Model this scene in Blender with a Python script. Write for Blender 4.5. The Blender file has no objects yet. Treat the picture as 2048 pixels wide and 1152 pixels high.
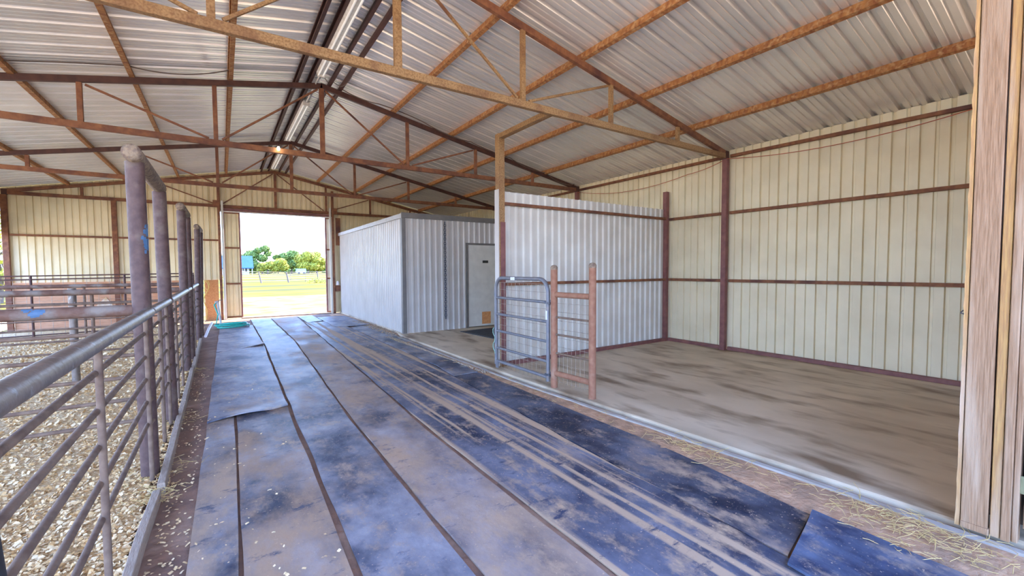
import bpy, bmesh, math, random
from mathutils import Vector, Matrix, noise as mnoise
random.seed(7)
S = bpy.context.scene
COL = S.collection

# ------------------------------------------------------------------ camera
F_PX = 860.77
CR = Vector((0.82911173, -0.55905395, -0.00569425))
CU = Vector((0.02975456, 0.03395274, 0.99898042))
CF = Vector((0.55829061, 0.82843581, -0.04478502))
EYE = Vector((0, 0, 1.5))
cam_d = bpy.data.cameras.new('camera')
cam = bpy.data.objects.new('camera', cam_d)
COL.objects.link(cam)
cam_d.sensor_width = 36
cam_d.lens = F_PX / 2048 * 36
cam_d.clip_start = 0.05
cam_d.clip_end = 2000
cam.matrix_world = Matrix(((CR.x, CU.x, -CF.x, 0), (CR.y, CU.y, -CF.y, 0), (CR.z, CU.z, -CF.z, 1.5), (0, 0, 0, 1)))
S.camera = cam

# ------------------------------------------------------------------ world, sun, exposure
w = bpy.data.worlds.new('sky')
S.world = w
w.use_nodes = True
nt = w.node_tree
nt.nodes.clear()
out = nt.nodes.new('ShaderNodeOutputWorld')
bg = nt.nodes.new('ShaderNodeBackground')
tc = nt.nodes.new('ShaderNodeTexCoord')
sx = nt.nodes.new('ShaderNodeSeparateXYZ')
cr = nt.nodes.new('ShaderNodeValToRGB')
cr.color_ramp.elements[0].position = 0.0
cr.color_ramp.elements[0].color = (0.72, 0.86, 1.0, 1)
cr.color_ramp.elements[1].position = 0.55
cr.color_ramp.elements[1].color = (0.19, 0.34, 0.80, 1)
e = cr.color_ramp.elements.new(0.16)
e.color = (0.36, 0.56, 1.0, 1)
nt.links.new(tc.outputs['Generated'], sx.inputs[0])
nt.links.new(sx.outputs['Z'], cr.inputs[0])
nt.links.new(cr.outputs[0], bg.inputs[0])
bg.inputs[1].default_value = 2.4
nt.links.new(bg.outputs[0], out.inputs[0])

sun_d = bpy.data.lights.new('sun', 'SUN')
sun_d.energy = 6.0
sun_d.color = (1.0, 0.88, 0.70)
sun_d.angle = math.radians(0.6)
sun = bpy.data.objects.new('sun', sun_d)
COL.objects.link(sun)
sd = Vector((0.66, 0.22, 0.72))          # towards the sun
sun.rotation_euler = sd.to_track_quat('Z', 'Y').to_euler()
S.view_settings.view_transform = 'Standard'
S.view_settings.look = 'None'
S.view_settings.gamma = 1
S.view_settings.use_curve_mapping = False
S.view_settings.exposure = 2.2
S.cycles.max_bounces = 10
S.cycles.diffuse_bounces = 6

# ------------------------------------------------------------------ helpers
def un(px, py, ax, val):
    d = CF + CR * ((px - 1024) / F_PX) + CU * ((576 - py) / F_PX)
    i = 'xyz'.index(ax)
    return EYE + d * ((val - EYE[i]) / d[i])

def ud(px, py, depth):
    return EYE + (CF + CR * ((px - 1024) / F_PX) + CU * ((576 - py) / F_PX)) * depth

def depth_of(p):
    return (Vector(p) - EYE).dot(CF)

def mat(name, c1, c2=None, scale=6.0, rough=0.6, metal=0.0, bump=0.0, stretch=(1, 1, 1), lo=0.35, hi=0.65,
        c3=None, scale3=2.0, lo3=0.5, hi3=0.7, stretch3=(1, 1, 1), spec=0.5, emit=None, detail=6.0):
    m = bpy.data.materials.new(name)
    m.use_nodes = True
    t = m.node_tree
    b = t.nodes['Principled BSDF']
    b.inputs['Roughness'].default_value = rough
    b.inputs['Metallic'].default_value = metal
    b.inputs['Specular IOR Level'].default_value = spec
    b.inputs['Base Color'].default_value = (*c1, 1)
    co = t.nodes.new('ShaderNodeTexCoord')
    def noise(sc, st, det=detail):
        mp = t.nodes.new('ShaderNodeMapping')
        mp.inputs['Scale'].default_value = st
        n = t.nodes.new('ShaderNodeTexNoise')
        n.inputs['Scale'].default_value = sc
        n.inputs['Detail'].default_value = det
        t.links.new(co.outputs['Object'], mp.inputs[0])
        t.links.new(mp.outputs[0], n.inputs['Vector'])
        return n
    def ramp(n, a, b_):
        r = t.nodes.new('ShaderNodeMapRange')
        r.inputs[1].default_value = a
        r.inputs[2].default_value = b_
        t.links.new(n.outputs['Fac'], r.inputs[0])
        return r
    def mix(f, a, b_):
        x = t.nodes.new('ShaderNodeMix')
        x.data_type = 'RGBA'
        t.links.new(f.outputs[0], x.inputs[0])
        for sock, v in ((x.inputs[6], a), (x.inputs[7], b_)):
            if isinstance(v, tuple):
                sock.default_value = (*v, 1)
            else:
                t.links.new(v.outputs[2], sock)
        return x
    last = None
    if c2:
        n = noise(scale, stretch)
        last = mix(ramp(n, lo, hi), c1, c2)
        if c3:
            n3 = noise(scale3, stretch3)
            last = mix(ramp(n3, lo3, hi3), last, c3)
        t.links.new(last.outputs[2], b.inputs['Base Color'])
    if bump:
        n = noise(scale * 2.5, stretch)
        bp = t.nodes.new('ShaderNodeBump')
        bp.inputs['Strength'].default_value = bump
        bp.inputs['Distance'].default_value = 0.02
        t.links.new(n.outputs['Fac'], bp.inputs['Height'])
        t.links.new(bp.outputs[0], b.inputs['Normal'])
    if emit:
        b.inputs['Emission Color'].default_value = (*emit[0], 1)
        b.inputs['Emission Strength'].default_value = emit[1]
    return m

class MB:
    """collects shapes in world space and links them as one mesh object"""
    def __init__(s):
        s.v = []; s.f = []; s.smooth = []
    def add(s, vs, fs, sm=False):
        o = len(s.v)
        s.v += [Vector(p) for p in vs]
        for f in fs:
            s.f.append(tuple(i + o for i in f)); s.smooth.append(sm)
        return s
    def box(s, a, b):
        x0, y0, z0 = a; x1, y1, z1 = b
        vs = [(x0, y0, z0), (x1, y0, z0), (x1, y1, z0), (x0, y1, z0), (x0, y0, z1), (x1, y0, z1), (x1, y1, z1), (x0, y1, z1)]
        return s.add(vs, [(3, 2, 1, 0), (4, 5, 6, 7), (0, 1, 5, 4), (1, 2, 6, 5), (2, 3, 7, 6), (3, 0, 4, 7)])
    def beam(s, a, b, wd, ht, up=(0, 0, 1), ch=0.004):
        """rectangular tube from a to b with chamfered edges"""
        a = Vector(a); b = Vector(b); d = (b - a).normalized()
        sd_ = d.cross(Vector(up))
        if sd_.length < 1e-4: sd_ = d.cross(Vector((0, 1, 0)))
        sd_.normalize(); u = sd_.cross(d).normalized()
        h, q = ht / 2, wd / 2
        pr = [(-q + ch, -h), (q - ch, -h), (q, -h + ch), (q, h - ch), (q - ch, h), (-q + ch, h), (-q, h - ch), (-q, -h + ch)]
        vs = [a + sd_ * x + u * y for x, y in pr] + [b + sd_ * x + u * y for x, y in pr]
        fs = [(i, (i + 1) % 8, 8 + (i + 1) % 8, 8 + i) for i in range(8)] + [tuple(range(7, -1, -1)), tuple(range(8, 16))]
        return s.add(vs, fs)
    def cee(s, a, b, wd, ht, t=0.006, lip=0.015, up=(0, 0, 1), flip=1):
        """a C-section purlin from a to b, open to one side"""
        a = Vector(a); b = Vector(b); d = (b - a).normalized()
        sd_ = d.cross(Vector(up)).normalized() * flip; u = Vector(up).normalized()
        h, q = ht / 2, wd / 2
        pr = [(q, h - lip), (q, h), (-q, h), (-q, -h), (q, -h), (q, -h + lip),
              (q - t, -h + lip), (q - t, -h + t), (-q + t, -h + t), (-q + t, h - t), (q - t, h - t), (q - t, h - lip)]
        n = len(pr)
        vs = [a + sd_ * x + u * y for x, y in pr] + [b + sd_ * x + u * y for x, y in pr]
        fs = [(i, (i + 1) % n, n + (i + 1) % n, n + i) for i in range(n)] + [tuple(range(n - 1, -1, -1)), tuple(range(n, 2 * n))]
        return s.add(vs, fs)
    def pipe(s, pts, r, n=14, cap=True, closed=False):
        pts = [Vector(p) for p in pts]
        rs = r if isinstance(r, (list, tuple)) else [r] * len(pts)
        rings = []
        ref = None
        m = len(pts)
        for i, p in enumerate(pts):
            if closed: d = pts[(i + 1) % m] - pts[i - 1]
            elif i == 0: d = pts[1] - p
            elif i == m - 1: d = p - pts[-2]
            else: d = (pts[i + 1] - p).normalized() + (p - pts[i - 1]).normalized()
            d.normalize()
            if ref is None:
                ref = d.cross(Vector((0, 0, 1)))
                if ref.length < 1e-3: ref = d.cross(Vector((0, 1, 0)))
            ref = (ref - d * ref.dot(d)).normalized()
            bi = d.cross(ref)
            rings.append([p + (ref * math.cos(2 * math.pi * k / n) + bi * math.sin(2 * math.pi * k / n)) * rs[i] for k in range(n)])
        vs = [v for rg in rings for v in rg]
        fs = []
        for i in range(m if closed else m - 1):
            j = (i + 1) % m
            for k in range(n):
                fs.append((i * n + k, i * n + (k + 1) % n, j * n + (k + 1) % n, j * n + k))
        s.add(vs, fs, True)
        if cap and not closed:
            s.add(rings[0], [tuple(range(n - 1, -1, -1))]); s.add(rings[-1], [tuple(range(n))])
        return s
    def build(s, name, m, parent=None, solid=0):
        org = Vector((0, 0, 0)); q = parent
        while q is not None:
            org += q.location; q = q.parent
        me = bpy.data.meshes.new(name)
        me.from_pydata([v - org for v in s.v], [], s.f)
        me.polygons.foreach_set('use_smooth', s.smooth)
        me.validate(); me.update()
        me.materials.append(m)
        o = bpy.data.objects.new(name, me)
        COL.objects.link(o)
        if parent is not None: o.parent = parent
        if solid:
            md = o.modifiers.new('thickness', 'SOLIDIFY'); md.thickness = solid; md.offset = 0
        return o

def fix_normals(o):
    bm = bmesh.new(); bm.from_mesh(o.data)
    bmesh.ops.recalc_face_normals(bm, faces=bm.faces)
    bm.to_mesh(o.data); bm.free()
    return o

def tag(o, label=None, cat=None, group=None, kind=None):
    if label: o['label'] = label
    if cat: o['category'] = cat
    if group: o['group'] = group
    if kind: o['kind'] = kind
    return o

def empty(name, loc, label, cat, group=None):
    o = bpy.data.objects.new(name, None)
    COL.objects.link(o)
    o.location = loc
    o.empty_display_size = 0.2
    return tag(o, label, cat, group)

def struct(o, label=None, cat='building'):
    return tag(o, label, cat if label else None, None, 'structure')

def kids(o):
    return [c for c in bpy.data.objects if c.parent == o]

def copy_tree(o, loc=None, parent=None):
    c = o.copy(); COL.objects.link(c)
    if parent is not None: c.parent = parent
    if loc is not None: c.location = loc
    for ch in kids(o): copy_tree(ch, None, c)
    return c

# ------------------------------------------------------------------ dimensions
XR = 1.52; WR = 7.50; WL = -4.46
HC = 3.464; RC = 4.668                       # truss: bottom chord height, apex height
SL = (RC - HC) / (WR - XR)
Y1, Y2, Y3, Y4 = 4.27, 8.115, 12.09, 15.96
Y0 = -1.6                                    # open near end
ROOF = 0.135
def chord_z(x): return RC - SL * abs(x - XR)
def roof_z(x): return chord_z(x) + ROOF

# ------------------------------------------------------------------ materials
M_rust = mat('rusty primer steel', (0.16, 0.055, 0.028), (0.27, 0.115, 0.05), 14, 0.75, 0.0, 0.15, lo=0.3, hi=0.7, c3=(0.09, 0.032, 0.026), scale3=3)
M_tan = mat('dusty tan steel', (0.22, 0.115, 0.045), (0.36, 0.215, 0.095), 60, 0.85, 0, 0.25, lo=0.35, hi=0.6, c3=(0.15, 0.062, 0.03), scale3=3, lo3=0.5, hi3=0.75)
M_purlin = mat('rust streaked purlin', (0.42, 0.19, 0.06), (0.24, 0.085, 0.032), 9, 0.8, 0, 0.15, (1, 2.5, 1), c3=(0.50, 0.30, 0.14), scale3=22)
M_dark = mat('dark red primer steel', (0.055, 0.019, 0.016), (0.09, 0.034, 0.024), 10, 0.6, 0, 0.1)
M_maroon = mat('maroon primer post', (0.17, 0.065, 0.062), (0.24, 0.10, 0.085), 9, 0.6, 0, 0.1)
M_roof = mat('galvalume roof sheet', (0.80, 0.77, 0.73), (0.68, 0.66, 0.64), 1.3, 0.30, 0.42, 0.0, (1, 1, 1), c3=(0.78, 0.75, 0.72), scale3=0.6)
M_cream = mat('cream painted siding', (0.78, 0.67, 0.42), (0.70, 0.59, 0.36), 2.2, 0.5, 0, 0.02, c3=(0.56, 0.45, 0.28), scale3=0.9, lo3=0.6, hi3=0.9)
M_cream2 = mat('pale cream painted siding', (0.77, 0.69, 0.48), (0.70, 0.62, 0.42), 2.2, 0.5, 0, 0.02, c3=(0.58, 0.50, 0.35), scale3=0.9, lo3=0.6, hi3=0.9)
M_white = mat('off white siding', (0.64, 0.62, 0.55), (0.56, 0.53, 0.46), 2.5, 0.45, 0, 0.02)
M_shed = mat('silver grey siding', (0.54, 0.51, 0.48), (0.48, 0.45, 0.42), 2, 0.4, 0.1, 0.02)
M_trim = mat('grey metal trim', (0.15, 0.14, 0.135), (0.19, 0.175, 0.16), 6, 0.5, 0.2)
M_doorw = mat('off white painted door', (0.64, 0.62, 0.56), (0.56, 0.54, 0.49), 5, 0.5, 0, 0.03)
M_osb = mat('orange strand board', (0.52, 0.20, 0.07), (0.66, 0.33, 0.13), 26, 0.8, 0, 0.2, (1, 1, 2.2))
M_pinkwood = mat('red brown boards', (0.47, 0.235, 0.125), (0.56, 0.31, 0.18), 9, 0.85, 0, 0.1, (0.6, 1, 3))
M_lumber = mat('weathered lumber', (0.40, 0.245, 0.14), (0.25, 0.14, 0.07), 10, 0.8, 0, 0.25, (3, 14, 0.55), c3=(0.45, 0.32, 0.21), scale3=3, stretch3=(2, 6, 0.4))
M_lumber2 = mat('yellow lumber', (0.50, 0.29, 0.10), (0.36, 0.19, 0.075), 12, 0.8, 0, 0.25, (3, 10, 0.6), c3=(0.48, 0.34, 0.23), scale3=2, stretch3=(2, 6, 0.5))
M_board = mat('grey weathered plank', (0.42, 0.33, 0.25), (0.31, 0.23, 0.17), 14, 0.9, 0, 0.3, (8, 1, 8))
M_pipe = mat('old brown pipe', (0.078, 0.040, 0.036), (0.12, 0.068, 0.056), 18, 0.65, 0.0, 0.2, c3=(0.17, 0.12, 0.09), scale3=7, lo3=0.55, hi3=0.75)
M_rail = mat('worn grey pipe rail', (0.155, 0.125, 0.105), (0.22, 0.175, 0.145), 12, 0.42, 0.25, 0.15, c3=(0.40, 0.40, 0.42), scale3=18, lo3=0.62, hi3=0.72)
M_dusty = mat('dust caked pipe', (0.30, 0.22, 0.145), (0.17, 0.115, 0.085), 30, 0.95, 0, 0.6, lo=0.4, hi=0.6)
M_rod = mat('rusty thin rail', (0.135, 0.082, 0.056), (0.21, 0.14, 0.095), 15, 0.8, 0.0, 0.2)
M_blue = mat('chipped blue paint', (0.055, 0.13, 0.24), (0.08, 0.16, 0.27), 30, 0.6)
M_gate = mat('grey blue gate paint', (0.15, 0.155, 0.18), (0.20, 0.195, 0.20), 14, 0.45, 0.2, 0.1, c3=(0.27, 0.21, 0.17), scale3=5, lo3=0.58, hi3=0.8)
M_pinkpost = mat('red oxide pipe post', (0.26, 0.11, 0.062), (0.32, 0.155, 0.09), 16, 0.8, 0, 0.2, c3=(0.36, 0.23, 0.16), scale3=6, lo3=0.6, hi3=0.8)
M_wire = mat('galvanized wire', (0.42, 0.37, 0.31), (0.30, 0.24, 0.19), 10, 0.5, 0.5)
M_tag = mat('pale sticker', (0.75, 0.75, 0.72), (0.6, 0.62, 0.65), 40, 0.5)
M_dirt = mat('red brown dirt', (0.30, 0.17, 0.11), (0.20, 0.12, 0.085), 7, 0.95, 0, 0.7, c3=(0.38, 0.25, 0.17), scale3=2.2)
M_soil = mat('orange sandy soil', (0.56, 0.35, 0.21), (0.42, 0.25, 0.14), 12, 0.95, 0, 0.7, c3=(0.30, 0.20, 0.13), scale3=3)
M_conc = mat('stained concrete', (0.64, 0.54, 0.39), (0.50, 0.41, 0.285), 1.6, 0.6, 0, 0.08, (1.3, 0.7, 1), c3=(0.21, 0.14, 0.08), scale3=1.9, lo3=0.50, hi3=0.70, stretch3=(1.8, 0.6, 1), detail=9)
M_curbc = mat('pale concrete lip', (0.42, 0.39, 0.35), (0.34, 0.30, 0.25), 5, 0.75, 0, 0.15)
M_bed = mat('wood shavings bed', (0.70, 0.46, 0.20), (0.52, 0.31, 0.12), 40, 0.9, 0, 0.9, c3=(0.86, 0.68, 0.40), scale3=60, lo3=0.5, hi3=0.62)
M_flakeA = mat('pale shaving', (0.92, 0.74, 0.44), (0.78, 0.54, 0.26), 9, 0.85)
M_flakeB = mat('tan shaving', (0.60, 0.35, 0.13), (0.76, 0.52, 0.24), 9, 0.85)
M_straw = mat('dry straw', (0.70, 0.52, 0.22), (0.52, 0.37, 0.14), 9, 0.85)
M_field = mat('sunlit dry pasture', (0.125, 0.113, 0.024), (0.165, 0.145, 0.048), 0.35, 1.0, 0, 0.0, (1, 1.6, 1), c3=(0.078, 0.085, 0.046), scale3=0.10, lo3=0.48, hi3=0.58, stretch3=(.25, 1, 1), spec=0.0)
M_bounce = mat('warm bounce yard', (0.52, 0.34, 0.17), (0.60, 0.42, 0.23), 0.5, 0.95)
M_worn = mat('worn pale dirt', (0.20, 0.17, 0.115), (0.125, 0.115, 0.035), 0.9, 0.95, 0, 0, (1, 2.2, 1), c3=(0.25, 0.22, 0.18), scale3=.5, spec=0.0)
M_leafA = mat('green oak leaves', (0.12, 0.20, 0.04), (0.22, 0.28, 0.05), 1.2, 0.7)
M_leafB = mat('yellow green leaves', (0.42, 0.38, 0.03), (0.28, 0.30, 0.045), 1.2, 0.7)
M_bark = mat('grey bark', (0.12, 0.09, 0.07), (0.18, 0.14, 0.11), 3, 0.9)
M_hose = mat('teal hose', (0.02, 0.42, 0.34), (0.03, 0.52, 0.42), 20, 0.35)
M_pvc = mat('white plastic pipe', (0.75, 0.70, 0.70), (0.68, 0.62, 0.62), 8, 0.4)
M_fix = mat('white enamel fixture', (0.72, 0.70, 0.66), (0.62, 0.58, 0.52), 14, 0.4, 0, 0.0)
M_tube = mat('fluorescent tube glass', (0.85, 0.84, 0.80), (0.8, 0.79, 0.76), 5, 0.45, emit=((1, .97, .92), .06))  # faint glow added so the unlit tubes show white as under bounced light
M_glint = mat('lit bulb', (1, 1, 0.8), emit=((1.0, 0.95, 0.6), 12.0))  # emission stands in for a bright glint
M_cord = mat('orange cord', (0.45, 0.10, 0.04), (0.38, 0.09, 0.04), 9, 0.5)
M_cable = mat('dark cable', (0.10, 0.07, 0.055), (0.14, 0.10, 0.08), 9, 0.6)
M_blackmat = mat('black rubber', (0.03, 0.034, 0.042), (0.05, 0.055, 0.065), 9, 0.6, 0, 0.1)
M_rope = mat('yellow rope', (0.75, 0.56, 0.18), (0.6, 0.42, 0.12), 40, 0.9)
M_chain = mat('steel chain', (0.16, 0.17, 0.20), (0.10, 0.105, 0.13), 30, 0.35, 0.7)
M_hinge = mat('olive hinge', (0.22, 0.22, 0.12), (0.28, 0.27, 0.15), 20, 0.5, 0.4)
M_roofblue = mat('blue metal roof', (0.02, 0.075, 0.24), (0.025, 0.09, 0.27), 1, 0.7, spec=0.2)
M_black = mat('black plate', (0.015, 0.015, 0.017), (0.03, 0.03, 0.03), 20, 0.5)

def rubber(name, dark, mid, dirt, seed, dirt_lo, dirt_hi, mlo=0.38, mhi=0.66, stripes=False, rough=0.5):
    """dust covered rubber belting: dark rubber, grey film, brown dirt (in stripes where it was driven over)"""
    m = bpy.data.materials.new(name); m.use_nodes = True
    t = m.node_tree; b = t.nodes['Principled BSDF']
    b.inputs['Specular IOR Level'].default_value = 0.38
    co = t.nodes.new('ShaderNodeTexCoord')
    def nz(sc, st, off, det=8.0, ro=0.62):
        mp = t.nodes.new('ShaderNodeMapping'); mp.inputs['Scale'].default_value = st; mp.inputs['Location'].default_value = off
        n = t.nodes.new('ShaderNodeTexNoise'); n.inputs['Scale'].default_value = sc; n.inputs['Detail'].default_value = det
        n.inputs['Roughness'].default_value = ro
        t.links.new(co.outputs['Object'], mp.inputs[0]); t.links.new(mp.outputs[0], n.inputs['Vector'])
        return n
    def mr(n, a, c):
        r = t.nodes.new('ShaderNodeMapRange'); r.inputs[1].default_value = a; r.inputs[2].default_value = c
        t.links.new(n.outputs['Fac'], r.inputs[0]); return r
    def mx(f, a, c):
        x = t.nodes.new('ShaderNodeMix'); x.data_type = 'RGBA'; t.links.new(f.outputs[0], x.inputs[0])
        for sk, v in ((x.inputs[6], a), (x.inputs[7], c)):
            if isinstance(v, tuple): sk.default_value = (*v, 1)
            else: t.links.new(v.outputs[2], sk)
        return x
    a = mx(mr(nz(1.7, (1.2, 0.8, 1), (seed, 2 * seed, 0)), mlo, mhi), dark, mid)
    if stripes:
        d = mr(nz(1.0, (9, 0.16, 1), (seed, 0, 0), 5, 0.5), dirt_lo, dirt_hi)
    else:
        d = mr(nz(1.1, (1.4, 0.7, 1), (3 * seed, seed, 5), 9, 0.66), dirt_lo, dirt_hi)
    c = mx(d, a, dirt)
    # smaller broken patches of dust and of bare rubber
    c = mx(mr(nz(5.5, (1, .6, 1), (seed, 4, 1), 12, .72), 0.52, 0.68), c, dirt)
    c = mx(mr(nz(4.0, (.8, 1.5, 1), (9, seed, 2), 12, .75), 0.57, 0.66), c, tuple(q * 1.6 + .01 for q in dark))
    fl = mx(mr(nz(60, (1, 1, 1), (0, seed, 0), 2), 0.66, 0.74), c, (dirt[0] * 1.25, dirt[1] * 1.25, dirt[2] * 1.25))
    t.links.new(fl.outputs[2], b.inputs['Base Color'])
    r = t.nodes.new('ShaderNodeMapRange'); r.inputs[3].default_value = rough; r.inputs[4].default_value = 0.85
    t.links.new(d.outputs[0], r.inputs[0]); t.links.new(r.outputs[0], b.inputs['Roughness'])
    bp = t.nodes.new('ShaderNodeBump'); bp.inputs['Strength'].default_value = 0.35; bp.inputs['Distance'].default_value = 0.01
    t.links.new(nz(14, (1, 1, 1), (0, 0, seed)).outputs['Fac'], bp.inputs['Height']); t.links.new(bp.outputs[0], b.inputs['Normal'])
    return m

# ------------------------------------------------------------------ corrugated sheets
def rib_profile(u0, u1, pitch, kind, phase=0.0):
    """list of (u, h): h is how far the surface stands off the flat of the sheet"""
    P = [(u0, 0.0)]
    k = math.floor((u0 - phase) / pitch)
    while True:
        c = phase + k * pitch
        if c - 0.05 > u1: break
        if kind == 'R':      # wide rib plus two small stiffening ribs
            seg = [(c - 0.036, 0), (c - 0.018, 0.040), (c + 0.018, 0.040), (c + 0.036, 0)]
            for q in (pitch * 0.36, pitch * 0.64):
                seg += [(c + q - 0.014, 0), (c + q - 0.006, 0.010), (c + q + 0.006, 0.010), (c + q + 0.014, 0)]
        elif kind == 'N':    # wall seen from inside: narrow grooves in pairs
            seg = [(c - 0.027, 0), (c - 0.019, 0.036), (c + 0.019, 0.036), (c + 0.027, 0)]
            q = pitch * 0.5
            seg += [(c + q - 0.022, 0), (c + q - 0.014, 0.022), (c + q + 0.014, 0.022), (c + q + 0.022, 0)]
        else:                # even ribs
            seg = [(c - 0.035, 0), (c - 0.015, 0.033), (c + 0.015, 0.033), (c + 0.035, 0)]
        P += [p for p in seg if u0 < p[0] < u1]
        k += 1
    P.append((u1, 0.0))
    return P

def sheet(mb, prof, place, v0, v1):
    """place(u, h, v) -> point; v0/v1 numbers or functions of u"""
    f0 = v0 if callable(v0) else (lambda u: v0)
    f1 = v1 if callable(v1) else (lambda u: v1)
    vs = []; fs = []
    for u, h in prof:
        vs += [place(u, h, f0(u)), place(u, h, f1(u))]
    for i in range(len(prof) - 1):
        fs.append((2 * i, 2 * i + 2, 2 * i + 3, 2 * i + 1))
    return mb.add(vs, fs)

# roof (two slopes, ribs run up the slope)
for side, nm, x1 in ((1, 'ceiling', 7.72), (-1, 'ceiling', -4.72)):
    mb = MB()
    pr = rib_profile(Y0, 16.25, 0.285, 'R', 0.21)
    sheet(mb, pr, lambda u, h, v: (v, u, roof_z(v) + h), XR, x1)
    struct(mb.build(nm, M_roof, None, 0.003))
mb = MB()
mb.add([(XR - .2, Y0, roof_z(XR - .2) + .05), (XR, Y0, roof_z(XR) + .05), (XR + .2, Y0, roof_z(XR + .2) + .05),
        (XR - .2, 16.25, roof_z(XR - .2) + .05), (XR, 16.25, roof_z(XR) + .05), (XR + .2, 16.25, roof_z(XR + .2) + .05)], [(0, 1, 4, 3), (1, 2, 5, 4)])
struct(mb.build('trim_1', M_trim, None, 0.004))

# right wall
mb = MB()
sheet(mb, rib_profile(0.6, 16.05, 0.285, 'N', 0.0), lambda u, h, v: (7.555 + h, u, v), 0.0, roof_z(7.56) - 0.005)
struct(mb.build('wall_right', M_cream2, None, 0.003))
# far wall with the drive-through opening
mb = MB()
DX0, DX1, DZ = -0.0, 3.20, 3.36
ZT = lambda u: roof_z(u) - 0.005
for a, b, z in ((WL - 0.06, -0.24, 1.205), (-0.24, DX0, 1.205), (DX0, DX1, DZ), (DX1, 7.56, 0.0)):
    sheet(mb, rib_profile(a, b, 0.283, 'N', 0.03), lambda u, h, v: (u, 16.04 + h, v), z, ZT)
struct(mb.build('wall_far', M_cream, None, 0.003))
# upper skirt of siding on the otherwise open left side, last bay
mb = MB()
sheet(mb, rib_profile(Y3, 16.05, 0.283, 'N', 0.03), lambda u, h, v: (WL - 0.09 - h, u, v), 2.45, roof_z(WL - 0.1) - 0.01)
struct(mb.build('wall_left', M_cream, None, 0.003))
# unseen eave closure box added outside the right wall to stop light through rib gaps
mb = MB().box((7.60, 0.6, 3.30), (7.66, 16.05, roof_z(7.62) + .03)); struct(mb.build('trim_4', M_trim))
# stall divider (silver white sheet)
mb = MB()
YD = 5.50
sheet(mb, rib_profile(3.54, 7.53, 0.146, 'E', 0.02), lambda u, h, v: (u, YD + 0.03 - h * 0.8, v), 0.03, 2.67)
struct(mb.build('wall_stall', M_white, None, 0.003))

# ------------------------------------------------------------------ floors
mb = MB()
mb.box((WL - 0.3, Y0, -0.3), (7.7, 16.1, -0.022))
struct(mb.build('floor', M_dirt))
mb = MB()
N = 40
vs = []; fs = []
# pasture: a big ground sheet that rises a little far away
xs = [-700, -300, -120, -60, -30, -15, -8, 0, 4, 8, 14, 22, 32, 50, 80, 130, 200, 300, 500, 800]
ys = [-700, -300, -100, -40, -15, Y0 - .3, 0, 8, 16.1, 19, 24, 30, 38, 47, 57, 70, 90, 115, 140, 170, 220, 300, 450, 900]
for y in ys:
    for x in xs:
        vs.append((x, y, -0.06 + (0.05 * math.sin(x * .21 + y * .13) if y > 24 and y < 150 else 0)))
for j in range(len(ys) - 1):
    for i in range(len(xs) - 1):
        a = j * len(xs) + i
        fs.append((a, a + 1, a + len(xs) + 1, a + len(xs)))
mb.add(vs, fs)
struct(mb.build('ground', M_field))

# bare warm bounce yard added outside the open sides to bounce warm light in
mb = MB()
for a, b in (((-40, -40, 0), (-4.78, 24, -.045)), ((-4.78, -40, 0), (40, Y0 - .02, -.045))):
    n_ = 12; vs = []
    for j in range(n_ + 1):
        for i in range(n_ + 1):
            x = a[0] + (b[0] - a[0]) * i / n_; y = a[1] + (b[1] - a[1]) * j / n_
            vs.append((x, y, -.045))
    mb.add(vs, [(j * (n_ + 1) + i, j * (n_ + 1) + i + 1, (j + 1) * (n_ + 1) + i + 1, (j + 1) * (n_ + 1) + i) for j in range(n_) for i in range(n_)])
struct(mb.build('ground', M_bounce))
# pale worn dirt just outside the far opening
mb = MB(); vs = []; n_ = 14
for j in range(n_ + 1):
    y = 16.15 + 13 * j / n_
    for i in range(n_ + 1):
        x = -3 + 17 * i / n_ + .5 * mnoise.noise(Vector((i * .7, y * .3, 2)))
        vs.append((x, y + (.9 * mnoise.noise(Vector((i * .6, 7, 0))) if j == n_ else 0), -.04 - .03 * (j / n_)))
mb.add(vs, [(j * (n_ + 1) + i, j * (n_ + 1) + i + 1, (j + 1) * (n_ + 1) + i + 1, (j + 1) * (n_ + 1) + i) for j in range(n_) for i in range(n_)], True)
struct(mb.build('ground', M_worn))

def edge_x(y): return 3.51 - 0.0505 * (y - 0.5)
mb = MB()
vs = []; ny = 24
for i in range(ny + 1):
    y = 0.2 + (16.0 - 0.2) * i / ny
    x = max(edge_x(y), 3.30) if y < 9.5 else 3.42
    for xx, zz in ((x, -0.2), (x, 0.012), (x + 0.015, 0.02), (7.56, 0.02)):
        vs.append((xx, y, zz))
fs = []
for i in range(ny):
    for k in range(3):
        a = i * 4 + k
        fs.append((a, a + 1, a + 5, a + 4))
mb.add(vs, fs)
mb.add([vs[0], vs[1], vs[2], vs[3]], [(3, 2, 1, 0)])
o = fix_normals(mb.build('floor_concrete', M_conc)); struct(o)
# pale lip of concrete just outside the slab
mb = MB()
vs = []; ny = 40
for i in range(ny + 1):
    y = 0.2 + (9.3 - 0.2) * i / ny
    x = max(edge_x(y), 3.30) - 0.06
    wv = 0.012 * mnoise.noise(Vector((y * 1.7, 3, 0)))
    for xx, zz in ((x - 0.055 + wv, -0.05), (x - 0.05 + wv, 0.004), (x - 0.01, 0.006), (x, -0.05)):
        vs.append((xx, y, zz))
fs = [(i * 4 + k, i * 4 + k + 1, i * 4 + k + 5, i * 4 + k + 4) for i in range(ny) for k in range(3)]
mb.add(vs, fs); o = fix_normals(mb.build('trim_2', M_curbc)); struct(o)
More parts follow.
